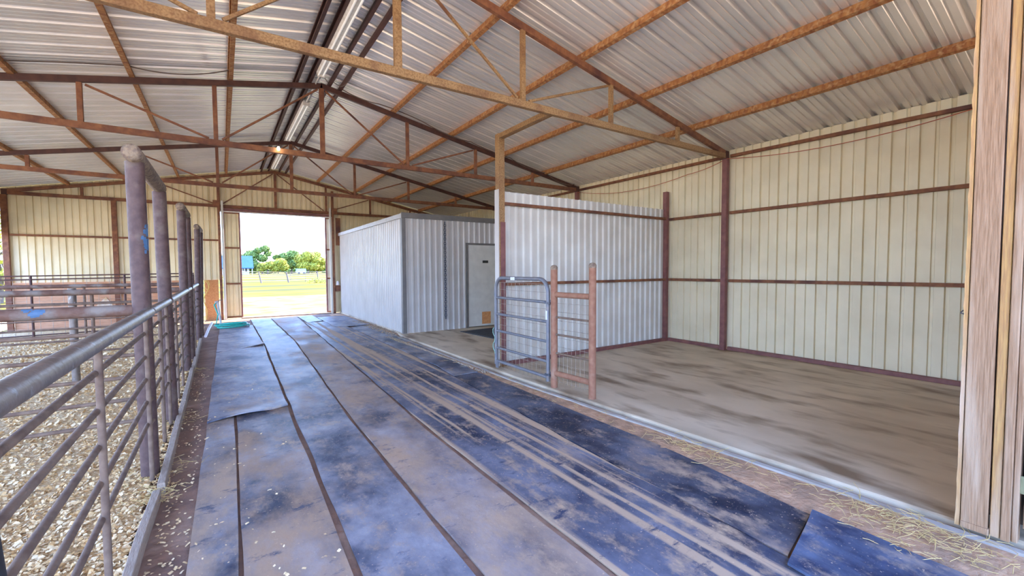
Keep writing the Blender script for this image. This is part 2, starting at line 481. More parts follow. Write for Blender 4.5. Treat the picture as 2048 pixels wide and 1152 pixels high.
# sandy strip between the belts and the slab
mb = MB(); vs = []; ny = 90; nx = 7
for i in range(ny + 1):
    y = 0.0 + 15.6 * i / ny
    x0 = 2.95; x1 = (max(edge_x(y), 3.30) - 0.03) if y < 9.4 else 3.42
    for k in range(nx + 1):
        x = x0 + (x1 - x0) * k / nx
        vs.append((x, y, -0.016 + 0.018 * max(0, mnoise.noise(Vector((x * 9, y * 5, 1)))) + 0.008 * math.sin(math.pi * k / nx)))
fs = [(i * (nx + 1) + k, i * (nx + 1) + k + 1, (i + 1) * (nx + 1) + k + 1, (i + 1) * (nx + 1) + k) for i in range(ny) for k in range(nx)]
mb.add(vs, fs, True); o = mb.build('floor_soil', M_soil); struct(o)

# bedding: a lumpy bed of shavings and loose flakes on top
def bed_z(x, y):
    return -0.018 + 0.022 * mnoise.noise(Vector((x * 1.3, y * 1.3, 0))) + 0.012 * mnoise.noise(Vector((x * 5, y * 5, 3))) + 0.02
mb = MB(); vs = []; nx, ny = 60, 200
for j in range(ny + 1):
    y = 0.2 + 15.75 * j / ny
    for i in range(nx + 1):
        x = WL + (-0.46 - WL) * i / nx
        vs.append((x, y, bed_z(x, y)))
fs = [(j * (nx + 1) + i, j * (nx + 1) + i + 1, (j + 1) * (nx + 1) + i + 1, (j + 1) * (nx + 1) + i) for j in range(ny) for i in range(nx)]
mb.add(vs, fs, True)
bed = mb.build('shavings_bed', M_bed)
tag(bed, 'pale wood shavings bedding spread over the pen floor at left', 'bedding', kind='stuff')
def flake(mb, x, y, z, s, flat=0.5):
    a = random.uniform(0, 6.28); t1 = random.gauss(0, flat); t2 = random.gauss(0, flat)
    R_ = Matrix.Rotation(a, 3, 'Z') @ Matrix.Rotation(t1, 3, 'X') @ Matrix.Rotation(t2, 3, 'Y')
    l, w_ = s * random.uniform(0.6, 1.2), s * random.uniform(0.4, 0.8)
    c = s * random.uniform(0.05, 0.3)
    pts = [(-l, -w_, 0), (0, -w_ * 1.1, c), (l, -w_ * .8, 0), (l * 1.1, w_ * .9, 0), (0, w_, c), (-l * .9, w_, 0)]
    mb.add([Vector((x, y, z)) + R_ @ Vector(p) for p in pts], [(0, 1, 4, 5), (1, 2, 3, 4)])
for m_, nm, n_ in ((M_flakeA, 'pale_shavings', 34000), (M_flakeB, 'tan_shavings', 24000)):
    mb = MB()
    for k in range(n_):
        y = 1.6 + 12.5 * random.random() ** 2.0
        x = random.uniform(max(WL + .2, -0.62 * y - 0.3), -0.42)
        flake(mb, x, y, bed_z(x, y) + 0.008, random.uniform(0.005, 0.0145) * (1 + y * 0.05))
    o = mb.build(nm, m_)
    tag(o, 'loose pale cream wood flakes scattered over the pen bedding' if 'pale' in nm else 'loose tan brown wood flakes scattered over the pen bedding', 'bedding', kind='stuff')
mb = MB()
for k in range(520):
    y = 2.3 + 5.5 * random.random() ** 1.8
    x = random.uniform(-0.37, -0.2) if random.random() < .8 else random.uniform(-0.2, 0.5)
    flake(mb, x, y, (-0.012 if x < -.19 else 0.018), random.uniform(0.005, 0.012), 0.25)
tag(mb.build('spilled_shavings', M_flakeA), 'spilled wood flakes on the dirt strip beside the left curb boards', 'bedding', kind='stuff')
# straw on the sandy strip
mb = MB()
def straw(mb, x, y, z, L, r=0.0016):
    a = random.uniform(0, 6.28); b = random.gauss(0.1, 0.15)
    d = Vector((math.cos(a), math.sin(a), abs(b))) * L
    p = Vector((x, y, z)); mid = p + d * .5 + Vector((random.gauss(0, L * .12), random.gauss(0, L * .12), 0.004))
    mb.pipe([p, mid, p + d], r, 4, False)
for k in range(420):
    q = random.random()
    if q < .55: y = random.gauss(0.72, 0.22); x = random.gauss(3.22, 0.12)
    elif q < .75: y = random.gauss(2.0, .25); x = random.gauss(3.20, .07)
    else: y = random.uniform(0.4, 9); x = random.uniform(3.05, edge_x(y) - .1)
    if y < 0.2: continue
    straw(mb, min(x, edge_x(y) - .02), y, 0.004, random.uniform(.04, .12))
tag(mb.build('loose_straw', M_straw), 'loose dry straw on the sandy strip by the slab edge', 'straw', kind='stuff')
mb = MB()
for k in range(260):
    a = random.choice(((-0.45, 4.05, .1), (-.4, 3.65, .06), (-.45, 5.4, .1), (-.46, 8.0, .12)))
    straw(mb, a[0] + random.gauss(0, a[2]), a[1] + random.gauss(0, a[2]), 0.01, random.uniform(.04, .1))
tag(mb.build('weed_straw', M_straw), 'dry grass wisps around the pen post feet and curb ends', 'straw', kind='stuff')
# gravel along the shed foot
mb = MB()
for k in range(1500):
    y = random.uniform(5.3, 13.0); x0 = 3.10 if y > 7 else 3.08
    x = random.uniform(x0, 3.40 if y > 9.5 else edge_x(y) - .1); s = random.uniform(.008, .02)
    p = Vector((x, y, 0.0 + s * .3))
    vs = [p + Vector((random.uniform(.6, 1) * s * c[0], random.uniform(.6, 1) * s * c[1], random.uniform(.5, .9) * s * c[2])) for c in ((1, 0, 0), (0, 1, 0), (-1, 0, 0), (0, -1, 0), (0, 0, 1), (0, 0, -1))]
    mb.add(vs, [(0, 1, 4), (1, 2, 4), (2, 3, 4), (3, 0, 4), (1, 0, 5), (2, 1, 5), (3, 2, 5), (0, 3, 5)])
tag(mb.build('gravel', mat('brown gravel', (.30, .22, .15), (.42, .34, .25), 40, .9)), 'brown gravel line along the foot of the grey shed', 'gravel', kind='stuff')

# ------------------------------------------------------------------ rubber belts
BLU = (0.030, 0.040, 0.066); MID = (0.37, 0.355, 0.37); TAN = (0.44, 0.31, 0.205)
def interp(tab, y):
    tab = sorted(tab)
    if y <= tab[0][0]: return tab[0][1]
    for (a, b), (c, d) in zip(tab, tab[1:]):
        if y <= c: return b + (d - b) * (y - a) / (c - a)
    return tab[-1][1]
def belt(left, right, y0, y1, m, label, z=0.0, wrinkle=0.0, curl=None, skew0=0.0, skew1=0.0, seed=0, wob=0.012, th=0.014):
    """a strip of belting; left/right are (y, x) tables, its ends may be cut at an angle"""
    mb = MB(); nx = 10; ny = max(8, int((y1 - y0) / 0.09)); vs = []
    for j in range(ny + 1):
        for i in range(nx + 1):
            s_ = i / nx
            ya = y0 + skew0 * (s_ - .5); yb = y1 + skew1 * (s_ - .5)
            y = ya + (yb - ya) * j / ny
            x = interp(left, y) * (1 - s_) + interp(right, y) * s_
            x += wob * mnoise.noise(Vector((s_ * 1.5, y * 1.4, seed)))
            zz = z + 0.006 * mnoise.noise(Vector((x * 2, y * 2, seed + 9)))
            if wrinkle: zz += wrinkle * (0.5 + 0.5 * math.sin(y * 34 + 3.0 * mnoise.noise(Vector((x * 2.2, y * .8, seed))))) * (0.5 + mnoise.noise(Vector((x * 1.3, y * 0.9, seed + 4))))
            if i in (0, nx) : zz += 0.004 * mnoise.noise(Vector((y * 3, s_, seed)))
            if curl: zz += curl(s_, j / ny, x, y)
            vs.append(Vector((x, y, zz)))
    n1 = (nx + 1) * (ny + 1); q = nx + 1
    allv = [v + Vector((0, 0, th)) for v in vs] + vs
    fs = [(j * q + i, j * q + i + 1, (j + 1) * q + i + 1, (j + 1) * q + i) for j in range(ny) for i in range(nx)]
    low = [tuple(n1 + k for k in reversed(f)) for f in fs]
    rim = list(range(q)) + [j * q + nx for j in range(1, ny + 1)] + [ny * q + i for i in range(nx - 1, -1, -1)] + [j * q for j in range(ny - 1, 0, -1)]
    side = [(rim[k], n1 + rim[k], n1 + rim[(k + 1) % len(rim)], rim[(k + 1) % len(rim)]) for k in range(len(rim))]
    mb.add(allv, fs + low, True)
    nr = len(rim); rv = [allv[k] for k in rim] + [allv[n1 + k] for k in rim]
    mb.add(rv, [(k, nr + k, nr + (k + 1) % nr, (k + 1) % nr) for k in range(nr)])
    o = mb.build('rubber_mat', m)
    return tag(o, label, 'rubber mat', 'rubber belts covering the aisle')
B = -0.018
L0 = [(0, -.215), (2.6, -.19), (5.4, -.16), (9.9, -.12), (13.6, -.08)]
LA = [(0, -.01), (2.45, .020), (5.17, .066)]; LA2 = [(0, .015), (2.45, .045), (5.17, .085)]
LB = [(0, .47), (2.1, .495), (5.27, .560), (9.88, .655), (13.9, .655), (15.8, .66)]
LB2 = [(0, .49), (2.1, .535), (3.5, .565), (5.27, .59), (9.88, .685), (13.9, .69), (15.8, .69)]
LC = [(0, .97), (1.78, .995), (4.5, 1.03), (10.2, 1.235), (14.7, 1.215), (15.8, 1.22)]
LC2 = [(0, 1.0), (1.78, 1.03), (4.5, 1.055), (10.2, 1.265), (14.7, 1.25), (15.8, 1.25)]
LD = [(0, 1.49), (1.4, 1.525), (3.71, 1.55), (8.17, 1.72), (14.65, 1.95)]
LD2 = [(0, 1.56), (1.4, 1.575), (3.71, 1.59), (8.17, 1.745), (14.65, 1.975)]
LE = [(0, 2.36), (1.04, 2.39), (2.79, 2.475), (6.22, 2.715), (12.17, 2.72)]
LE2 = [(0, 2.375), (1.04, 2.41), (2.79, 2.49), (6.22, 2.735), (12.17, 2.74)]
LF = [(0, 2.92), (1.05, 2.92), (2.15, 3.035), (5.5, 3.06), (8.74, 3.26), (11.8, 3.24), (15.5, 3.24)]
belt(L0, LA, -0.4, 5.27, rubber('belt dirt brown', BLU, MID, TAN, 1.9, .42, .60), 'narrow dirty rubber strip at far left of the aisle, nearest the curb boards', B, seed=1, skew1=.03)
belt(LA2, LB, -0.4, 5.32, rubber('belt brown film', BLU, (.38, .345, .345), (.42, .285, .185), 2.7, .42, .60), 'dusty rubber belt second from the left, in the foreground', B, seed=2, skew1=.07)
belt(L0, LB, 5.20, 9.75, rubber('belt blue wrinkled', (.05, .06, .10), (.36, .35, .385), TAN, 4.1, .60, .80), 'wrinkled blue grey rubber mat lapped over the two left belts', B + .004, 0.010, curl=lambda s, t, x, y: 0.022 * max(0, 1 - t * 14) * (0.3 + abs(math.sin(s * 4))), skew0=.12, skew1=.5, seed=3)
belt(L0, LB, 9.65, 13.5, rubber('belt grey lavender', (.07, .075, .11), (.40, .365, .39), TAN, 5.2, .55, .78), 'grey wrinkled rubber mat beside the teal hose near the far door', B + .010, 0.007, curl=lambda s, t, x, y: 0.05 * max(0, 1 - t * 9) * max(0, s - .55) * 2, skew0=.35, skew1=.3, seed=4)
belt(LB2, LC, -0.4, 15.5, rubber('belt long blue', (.04, .05, .085), (.37, .36, .385), (.43, .31, .22), 6.4, .52, .78), 'long blue grey rubber belt in the middle of the aisle with clean straight edges', B, seed=5)
belt(LC2, LD, -0.4, 15.3, rubber('belt long brown', (.055, .06, .09), (.40, .355, .355), (.45, .315, .21), 8.8, .40, .64), 'long brownish rubber belt just right of the middle belt', B, seed=6)
belt(LD2, LE, -0.4, 13.4, rubber('belt striped', (.016, .026, .058), (.19, .20, .255), (.48, .345, .23), 4.6, .50, .57, .36, .62, True), 'wide dark belt with tan dirt stripes running along it', B, seed=7)
belt(LE2, LF, 1.06, 5.55, rubber('belt dark', (.010, .018, .042), (.16, .18, .24), (.42, .31, .22), 7.7, .54, .74, .40, .72), 'dark blue black rubber mat lying along the sandy strip', B, seed=8, skew0=.10, skew1=.15)
belt(LE2, LF, 5.45, 11.7, rubber('belt grey far', (.03, .045, .085), (.34, .345, .39), TAN, 9.1, .58, .80), 'blue grey rippled rubber mat running beside the shed foot', B + .004, 0.007, seed=9, skew1=.2)
belt([(0, 2.27), (1.0, 2.30), (1.3, 2.42)], [(0, 2.93), (.44, 2.96), (1.06, 2.95)], -0.4, 1.035, rubber('belt near corner', (.018, .032, .078), (.17, .22, .33), (.36, .28, .21), 11.3, .60, .80), 'dark rubber mat with a curled cut end in the right foreground corner', B + .012, 0, curl=lambda s, t, x, y: 0.018 * max(0, (t - .75) * 4), skew1=.14, seed=10, wob=.03)
belt([(11, 2.44), (15, 2.44)], [(11, 3.28), (15, 3.26)], 11.85, 14.6, rubber('belt far right', (.05, .065, .115), (.35, .36, .40), TAN, 12.6, .62, .82), 'blue grey rubber mat at the far end of the shed wall', B + .012, 0.004, seed=11, skew0=-.3, curl=lambda s, t, x, y: 0.05 * max(0, 1 - t * 8) * max(0, s - .7) * 3)
belt([(13, 1.99), (16, 1.99)], [(13, 2.42), (16, 2.42)], 13.5, 15.4, rubber('belt door end', (.06, .075, .12), (.36, .37, .41), TAN, 13.9, .62, .82), 'small rubber mat piece in front of the open far door', B + .006, 0.004, seed=12, skew0=.2)

# ------------------------------------------------------------------ curb boards along the pen
for k, (ya, yb, xa, xb, lab) in enumerate(((1.6, 3.62, -.435, -.400, 'weathered curb plank nearest the camera beside the shavings'),
                                          (3.72, 5.95, -.385, -.395, 'grey curb plank starting beside the first tall pipe post'),
                                          (6.0, 8.1, -.395, -.405, 'curb plank ending near the second pair of pipe posts'),
                                          (8.15, 11.3, -.400, -.415, 'farthest curb plank along the pen edge'))):
    mb = MB(); n = 14; vs = []
    for i in range(n + 1):
        y = ya + (yb - ya) * i / n; x = xa + (xb - xa) * i / n + 0.008 * mnoise.noise(Vector((y * 1.5, k, 0)))
        t_ = 0.022; tz = 0.052 + 0.006 * mnoise.noise(Vector((y * 2, k, 4)))
        vs += [(x - t_, y, -.05), (x - t_, y, tz), (x - t_ + .004, y, tz + .004), (x + t_ - .004, y, tz + .004), (x + t_, y, tz), (x + t_, y, -.05)]
    fs = [(i * 6 + q, i * 6 + (q + 1) % 6, (i + 1) * 6 + (q + 1) % 6, (i + 1) * 6 + q) for i in range(n) for q in range(6)] + [tuple(range(6)), tuple(n * 6 + q for q in range(5, -1, -1))]
    mb.add(vs, fs); o = fix_normals(mb.build('curb_board', M_board)); tag(o, lab, 'plank', 'curb boards along the pen')

# ------------------------------------------------------------------ roof trusses
TW, TH = 0.06, 0.085
def truss(y, label, mb_mat, top_mat):
    r = empty('roof_truss', (XR, y, 0), label, 'roof truss', 'steel roof trusses')
    MB().beam((WL, y, HC), (WR, y, HC), TW, TH).build('bottom_chord', mb_mat, r)
    for s in (-1, 1):
        xe = WR if s > 0 else WL
        MB().beam((XR - s * 0.01, y, RC), (xe, y, HC + 0.03), TW * .95, TH).build('top_chord', top_mat, r)
    MB().beam((XR, y, HC + TH / 2 - .005), (XR, y, RC - .02), TW * .9, 0.075, (1, 0, 0)).build('king_post', mb_mat, r)
    for s in (-1, 1):
        for d in (1.53, 3.03, 4.54):
            x = XR + s * d
            MB().beam((x, y, HC + TH / 2 - .005), (x, y, chord_z(x) - .03), TW * .8, 0.06, (1, 0, 0)).build('vertical_web', mb_mat, r)
        MB().beam((XR + s * 0.06, y, RC - .07), (XR + s * 1.45, y, HC + .06), 0.028, 0.03).build('diagonal_web', mb_mat, r)
        MB().beam((XR + s * 1.62, y, HC + .055), (XR + s * 2.97, y, chord_z(XR + 2.97) - .06), 0.028, 0.03).build('diagonal_web', mb_mat, r)
        xe = WR if s > 0 else WL
        MB().box((xe - .10 if s > 0 else xe, y - .035, HC - .055), (xe if s > 0 else xe + .10, y + .035, HC + .085)).build('heel_plate', M_dark, r)
    return r
truss(Y1, 'nearest tan dusty steel roof truss crossing the top of the picture', M_tan, M_rust)
truss(Y2, 'second brown steel roof truss from the camera, above the shed front', M_rust, M_dark)
truss(Y3, 'third brown steel roof truss, next before the far wall', M_rust, M_dark)
tr = truss(Y4, 'end roof truss set against the far gable wall', M_rust, M_rust)

# purlins, ridge pair and field lines
for x, lab in ((2.80, 'rusty roof purlin first to the right of the ridge purlins'), (4.00, 'rusty roof purlin halfway down the right roof slope'),
               (5.22, 'rusty roof purlin second from the right wall'), (6.42, 'rusty roof purlin nearest the right wall'),
               (0.20, 'roof purlin first to the left of the ridge purlins'), (-0.97, 'roof purlin second to the left of the ridge'),
               (-2.13, 'roof purlin third to the left of the ridge'), (-3.27, 'roof purlin nearest the left eave'),
               (1.13, 'dark ridge purlin on the outer left of the light fixtures'), (1.335, 'dark ridge purlin right behind the light fixtures'),
               (1.66, 'ridge purlin on the inner right of the light fixtures'), (1.84, 'ridge purlin on the outer right of the light fixtures')):
    h = 0.088; sgn = 1 if x > XR else -1
    up = Vector((SL * sgn, 0, 1)).normalized()
    zc = chord_z(x) + 0.045 + h / 2
    ridge = abs(x - XR) < .6
    mb = MB(); mb.cee((x, Y0, zc), (x, 16.0, zc), 0.058 if not ridge else 0.045, h, up=up, flip=sgn)
    o = fix_normals(mb.build('roof_purlin', M_dark if ridge else M_purlin)); tag(o, lab, 'purlin', 'roof purlins')

# fluorescent strip fixtures hung along the ridge
for ya, yb, lab in ((2.2, 4.9, 'long white fluorescent fixture nearest the camera under the ridge'), (4.95, 7.62, 'white fluorescent fixture ending just before the second truss'),
                    (9.05, 11.78, 'white fluorescent fixture between the second and third trusses'), (12.8, 15.3, 'farthest white fluorescent fixture near the gable wall')):
    x0, x1, zt = 1.36, 1.49, 4.71
    r = empty('light_fixture', ((x0 + x1) / 2, (ya + yb) / 2, zt), lab, 'light fixture', 'fluorescent fixtures along the ridge')
    mb = MB(); n = 7
    prof = [(x0, zt), (x0, zt - .035), (x0 + .035, zt - .06), (x1 - .035, zt - .06), (x1, zt - .035), (x1, zt)]
    vs = [(x, y, z) for y in (ya, yb) for x, z in prof]
    mb.add(vs, [(i, (i + 1) % 6, 6 + (i + 1) % 6, 6 + i) for i in range(6)] + [(5, 4, 3, 2, 1, 0), (6, 7, 8, 9, 10, 11)])
    h_ = fix_normals(mb.build('housing', M_fix, r))
    for x in (x0 + .03, x1 - .03):
        MB().pipe([(x, ya + .03, zt - .075), (x, yb - .03, zt - .075)], 0.013, 10).build('tube', M_tube, r)
    for y in (ya + .02, yb - .02):
        e_ = MB().box((x0 + .008, y - .012, zt - .098), (x1 - .008, y + .012, zt - .03)).build('socket', M_fix, r)
    for y in (ya + .3, yb - .3):
        MB().box((x0 + .04, y - .015, zt - .005), (x1 - .04, y + .015, zt + .05)).build('hanger', M_dark, r)
# glowing shape added for a bright glint at the second truss, its fittings invented
p = un(557, 297, 'y', Y2 - 0.09)
r = empty('glint_lamp', (p.x, p.y, p.z), 'small lit bulb added on a made-up clamp at the second truss bottom chord', 'lamp')
mb = MB(); n = 10
for i in range(7):
    pass
mb.pipe([p + Vector((0, 0, .034)), p + Vector((0, 0, .03)), p + Vector((0, 0, .012)), p + Vector((0, 0, -.012)), p + Vector((0, 0, -.028)), p + Vector((0, 0, -.034))], [.008, .011, .02, .022, .013, .004], 12)
mb.build('glint', M_glint, r)
MB().pipe([p + Vector((0, 0, .03)), p + Vector((0, 0.005, .07))], .016, 10).build('socket', M_dark, r)
MB().box((p.x - .012, p.y - .005, p.z + .05), (p.x + .012, Y2 - .02, p.z + .075)).build('clamp', M_dark, r)

# ------------------------------------------------------------------ right wall steel
def girt(a, b, m, label, w_=0.055, h_=0.05, grp='steel wall girts', nm='wall_girt'):
    mb = MB().beam(a, b, w_, h_); o = mb.build(nm, m); return tag(o, label, 'girt', grp)
XG = 7.515
for z, nm in ((1.265, 'middle'), (2.47, 'upper')):
    girt((XG, 0.65, z), (XG, Y1 - .06, z), M_rust, '%s steel girt on the right wall between the wood post and steel post' % nm)
    girt((XG, Y1 + .06, z), (XG, YD - .05, z), M_rust, '%s steel girt on the right wall between steel post and stall corner' % nm)
girt((XG, 0.65, 3.40), (XG, Y1 - .06, HC), M_rust, 'top steel girt under the right eave nearest the camera')
girt((XG, Y1 + .06, HC), (XG, Y2 - .05, HC), M_rust, 'top steel girt under the right eave above the stall divider')
girt((XG, Y2 + .05, HC), (XG, Y3 - .05, HC), M_rust, 'top steel girt under the right eave behind the second truss')
girt((XG, Y2 + .05, 2.47), (XG, 9.4, 2.47), M_rust, 'upper steel girt on the right wall behind the stall divider')
girt((XG, 0.65, 0.05), (XG, Y1 - .06, 0.05), M_maroon, 'maroon base channel at the right wall foot nearest the wood post', .06, .06, 'steel base channels', 'base_channel')
girt((XG, Y1 + .06, 0.05), (XG, YD - .05, 0.05), M_maroon, 'short maroon base channel between steel post and stall corner', .06, .06, 'steel base channels', 'base_channel')
def steel_post(x, y, z1, s, m, label, sy=None, cap=True):
    sy = sy or s
    r = empty('steel_post', (x, y, 0.02), label, 'post', 'square steel posts')
    MB().beam((x, y, 0.02), (x, y, z1), s, sy, (0, 1, 0)).build('tube', m, r)
    MB().box((x - s * .62, y - sy * .62, 0.018), (x + s * .62, y + sy * .62, 0.030)).build('base_plate', m, r)
    return r
steel_post(7.455, Y1, HC - .045, .085, M_maroon, 'tall maroon steel post on the right wall under the nearest truss', .09)
steel_post(7.455, YD, 3.02, .085, M_maroon, 'shorter dark steel post in the stall corner, stopping below the eave', .09)
steel_post(7.455, Y2, HC - .045, .085, M_maroon, 'steel post under the second truss showing above the stall divider', .09)
# divider front post, header and girts
r = steel_post(3.50, YD, 3.50, .105, M_tan, 'tan square steel post at the front edge of the stall divider')
MB().box((3.435, YD - .053, 0.02), (3.4475, YD + .053, 2.68)).build('edge_trim', M_shed, r)
MB().beam((3.50, YD - .05, 3.465), (3.50, Y1 + .03, 3.465), .09, .07).build('header_arm', M_tan, r)
MB().box((3.47, YD - .058, 0.05), (3.555, YD - .0525, 2.2)).build('face_plate', M_maroon, r)
for z, lab in ((1.265, 'middle steel girt across the white stall divider'), (2.48, 'upper steel girt across the white stall divider')):
    girt((3.555, YD - .02, z), (7.41, YD - .02, z), M_rust, lab, .05, .045)
girt((3.555, YD - .02, 0.05), (7.41, YD - .02, 0.05), M_maroon, 'maroon base channel along the foot of the white stall divider', .06, .06, 'steel base channels', 'base_channel')

# ------------------------------------------------------------------ end wall framing
YE = 15.965
for x0, x1, z, lab in ((WL + .1, -2.47, 2.42, 'thin girt on the far wall left of the middle post'), (-2.33, -0.05, 2.42, 'thin girt on the far wall between middle post and door post')):
    girt((x0, YE, z), (x1, YE, z), M_rust, lab, .05, .05)
for x, z1, lab, sz in ((WL + .03, HC - .05, 'brown steel corner post at the far left end of the barn', .11), (-2.40, HC - .045, 'brown steel post in the middle of the far wall left half', .11)):
    r = empty('steel_post', (x, YE, 0), lab, 'post', 'square steel posts')
    MB().beam((x, YE, -.02), (x, YE, z1), sz, sz * .8, (0, 1, 0)).build('tube', M_rust, r)
    MB().box((x - .08, YE - .06, -.02), (x + .08, YE + .06, 0.0)).build('base_plate', M_rust, r)
for x, z1, lab in ((-0.02, 4.2, 'tall steel door post on the left of the far opening'), (3.24, 4.2, 'tall steel door post on the right of the far opening')):
    r = empty('steel_post', (x, YE - .02, 0), lab, 'post', 'square steel posts')
    MB().beam((x, YE - .07, -.02), (x, YE - .07, z1), .07, .08, (0, 1, 0)).build('tube', M_rust, r)
    s = 1 if x > 1 else -1
    MB().beam((x - s * .085, YE - .08, -.02), (x - s * .085, YE - .08, 3.62), .06, .05, (0, 1, 0)).build('pale_guide', M_white, r)
    MB().box((x + s * .02, YE - .12, 3.42), (x + s * .14, YE - .02, 3.62)).build('bracket', M_rust, r)
    if s > 0:
        MB().box((x + .05, YE - .11, .75), (x + .2, YE - .02, .95)).build('latch_box', M_rust, r)
        MB().pipe([(x + .11, YE - .12, .97), (x + .11, YE - .12, 1.10)], [.06, .035], 12).build('insulator', M_pvc, r)
        MB().box((x + .10, YE - .06, 2.35), (x + .25, YE - .01, 3.30)).build('upper_plate', M_rust, r)
mb = MB().beam((-0.02, YE - .0, 3.36), (3.24, YE - .0, 3.36), .09, .09)
tag(mb.build('door_header', M_maroon), 'purple brown steel header across the top of the far opening', 'header')
mb = MB().beam((-0.02, YE - .06, 3.30), (3.24, YE - .06, 3.30), .03, .035)
tag(mb.build('door_track', M_fix), 'thin white door track under the far opening header', 'track')
# strand board wainscot
for x0, x1, m_, lab in ((WL + .1, -2.46, M_pinkwood, 'red brown board panel at the far wall foot, left of the middle post'),
                        (-2.34, -0.50, M_pinkwood, 'red brown board panel at the far wall foot behind the pen posts'),
                        (-0.44, -0.09, M_osb, 'orange strand board panel beside the left door post')):
    mb = MB().box((x0, 15.985, -.02), (x1, 16.005, 1.21)); mb.box((x0, 15.96, 1.17), (x1, 15.985, 1.21)); mb.box((x0, 15.96, -.02), (x1, 15.985, .03))
    tag(mb.build('wall_board', m_), lab, 'board', 'boards along the far wall foot')
# sliding leaf left of the opening
r = empty('sliding_door', (0.29, 16.1, 0), 'narrow cream metal door leaf with maroon frame at left of the opening', 'door')
x0, x1, yy = 0.07, 0.53, 16.10
mb = MB(); sheet(mb, rib_profile(x0, x1, .145, 'E', .02), lambda u, h, v: (u, yy + .03 + h * .6, v), .03, 3.32); mb.build('sheet', M_cream, r, .003)
for x in (x0 + .02, x1 - .02): MB().beam((x, yy, -.01), (x, yy, 3.33), .045, .045, (0, 1, 0)).build('stile', M_maroon, r)
for z in (.03, 1.08, 2.2, 3.29): MB().beam((x0 + .04, yy, z), (x1 - .04, yy, z), .04, .05).build('cross_rail', M_rust, r)
r = empty('sliding_door', (3.09, 16.1, 0), 'narrow edge of a second metal door leaf right of the opening', 'door')
x0, x1 = 3.02, 3.17
mb = MB(); sheet(mb, [(x0, 0), (x1, 0)], lambda u, h, v: (u, yy + .03, v), .03, 3.32); mb.build('sheet', M_white, r, .003)
MB().beam((x0 + .02, yy, -.01), (x0 + .02, yy, 3.33), .045, .045, (0, 1, 0)).build('stile', M_maroon, r)
for z in (.03, 1.2, 2.2, 3.29): MB().beam((x0 + .04, yy, z), (x1, yy, z), .04, .05).build('cross_rail', M_rust, r)
mb = MB().box((0.5, 15.9, -.02), (3.2, 16.15, 0.012))
struct(mb.build('trim_3', M_board))
# pale three cornered patch on the boards
a, b, c = un(192, 612, 'y', 15.98), un(212, 594, 'y', 15.98), un(229, 614, 'y', 15.98)
mb = MB().add([a, b, c, a + Vector((0, -.012, 0)), b + Vector((0, -.012, 0)), c + Vector((0, -.012, 0))], [(0, 1, 2), (5, 4, 3), (0, 3, 4, 1), (1, 4, 5, 2), (2, 5, 3, 0)])
o = fix_normals(mb.build('pale_patch', mat('pale tan patch', (.72, .66, .58), (.55, .35, .16), 3.2, .6, stretch=(2, 1, 1)))); tag(o, 'pale three cornered patch on the red brown boards of the far wall', 'patch')

# ------------------------------------------------------------------ shed inside the barn
SX, SY, SZ = 3.445, 9.556, 2.68
r = empty('storage_room', (SX, SY, 0.02), 'silver grey ribbed metal room with grey trim standing inside the barn', 'shed')
mb = MB(); sheet(mb, rib_profile(SY, 15.9, .15, 'E', .03), lambda u, h, v: (SX + .02 - h * .9, u, v), 0.02, SZ); mb.build('aisle_wall', M_shed, r, .003)
mb = MB()
DXA, DXB, DZT = 5.12, 6.05, 2.10
for a, b, z in ((SX, DXA - .04, .02), (DXA - .04, DXB + .04, DZT + .03), (DXB + .04, 7.5, .02)):
    sheet(mb, rib_profile(a, b, .15, 'E', .075), lambda u, h, v: (u, SY + .02 - h * .9, v), z, SZ)
mb.build('front_wall', M_shed, r, .003)
mb = MB().box((SX - .03, SY - .03, 0.02), (SX + .06, SY - .012, SZ)); mb.box((SX - .03, SY - .012, .02), (SX - .012, SY + .07, SZ)); mb.build('corner_trim', M_trim, r)
mb = MB().box((SX - .04, SY - .045, SZ - .01), (7.5, SY - .012, SZ + .11)); mb.build('front_fascia', M_trim, r)
mb = MB().box((SX - .04, SY - .012, SZ - .01), (SX - .012, 15.9, SZ + .09)); mb.build('side_fascia', mat('pale grey trim', (.46, .45, .45), (.4, .39, .38), 5, .5), r)
mb = MB().box((SX - .01, SY - .01, SZ + .03), (7.5, 15.9, SZ + .06)); mb.build('roof_deck', M_trim, r)
mb = MB().box((DXA - .05, SY - .015, .02), (DXA, SY + .03, DZT + .05)); mb.box((DXB, SY - .015, .02), (DXB + .05, SY + .03, DZT + .05)); mb.box((DXA, SY - .015, DZT), (DXB, SY + .03, DZT + .05)); mb.build('door_frame', M_trim, r)
d = MB().box((DXA, SY - .002, .04), (DXB, SY + .03, DZT)).build('door', M_doorw, r)
p0, p1 = un(965, 526, 'y', SY), un(976, 521, 'y', SY)
MB().box((p0.x, SY - .008, p0.z), (p1.x, SY - .003, p1.z)).build('name_plate', M_black, d)
p0, p1 = un(964, 653, 'y', SY), un(981, 629, 'y', SY)
mb = MB().box((p0.x, SY - .014, .09), (p1.x, SY - .003, .40)); fl = mb.build('pet_flap', M_osb, d)
mb = MB().box((p0.x - .03, SY - .010, .06), (p0.x, SY - .002, .43)); mb.box((p1.x, SY - .010, .06), (p1.x + .03, SY - .002, .43)); mb.box((p0.x, SY - .010, .40), (p1.x, SY - .002, .43)); mb.build('flap_frame', M_doorw, d)
MB().pipe([(DXB - .07, SY - .003, 1.0), (DXB - .07, SY - .04, 1.0), (DXB - .07, SY - .05, 1.0), (DXB - .07, SY - .075, 1.0)], [.012, .012, .028, .02], 12).build('knob', M_chain, d)
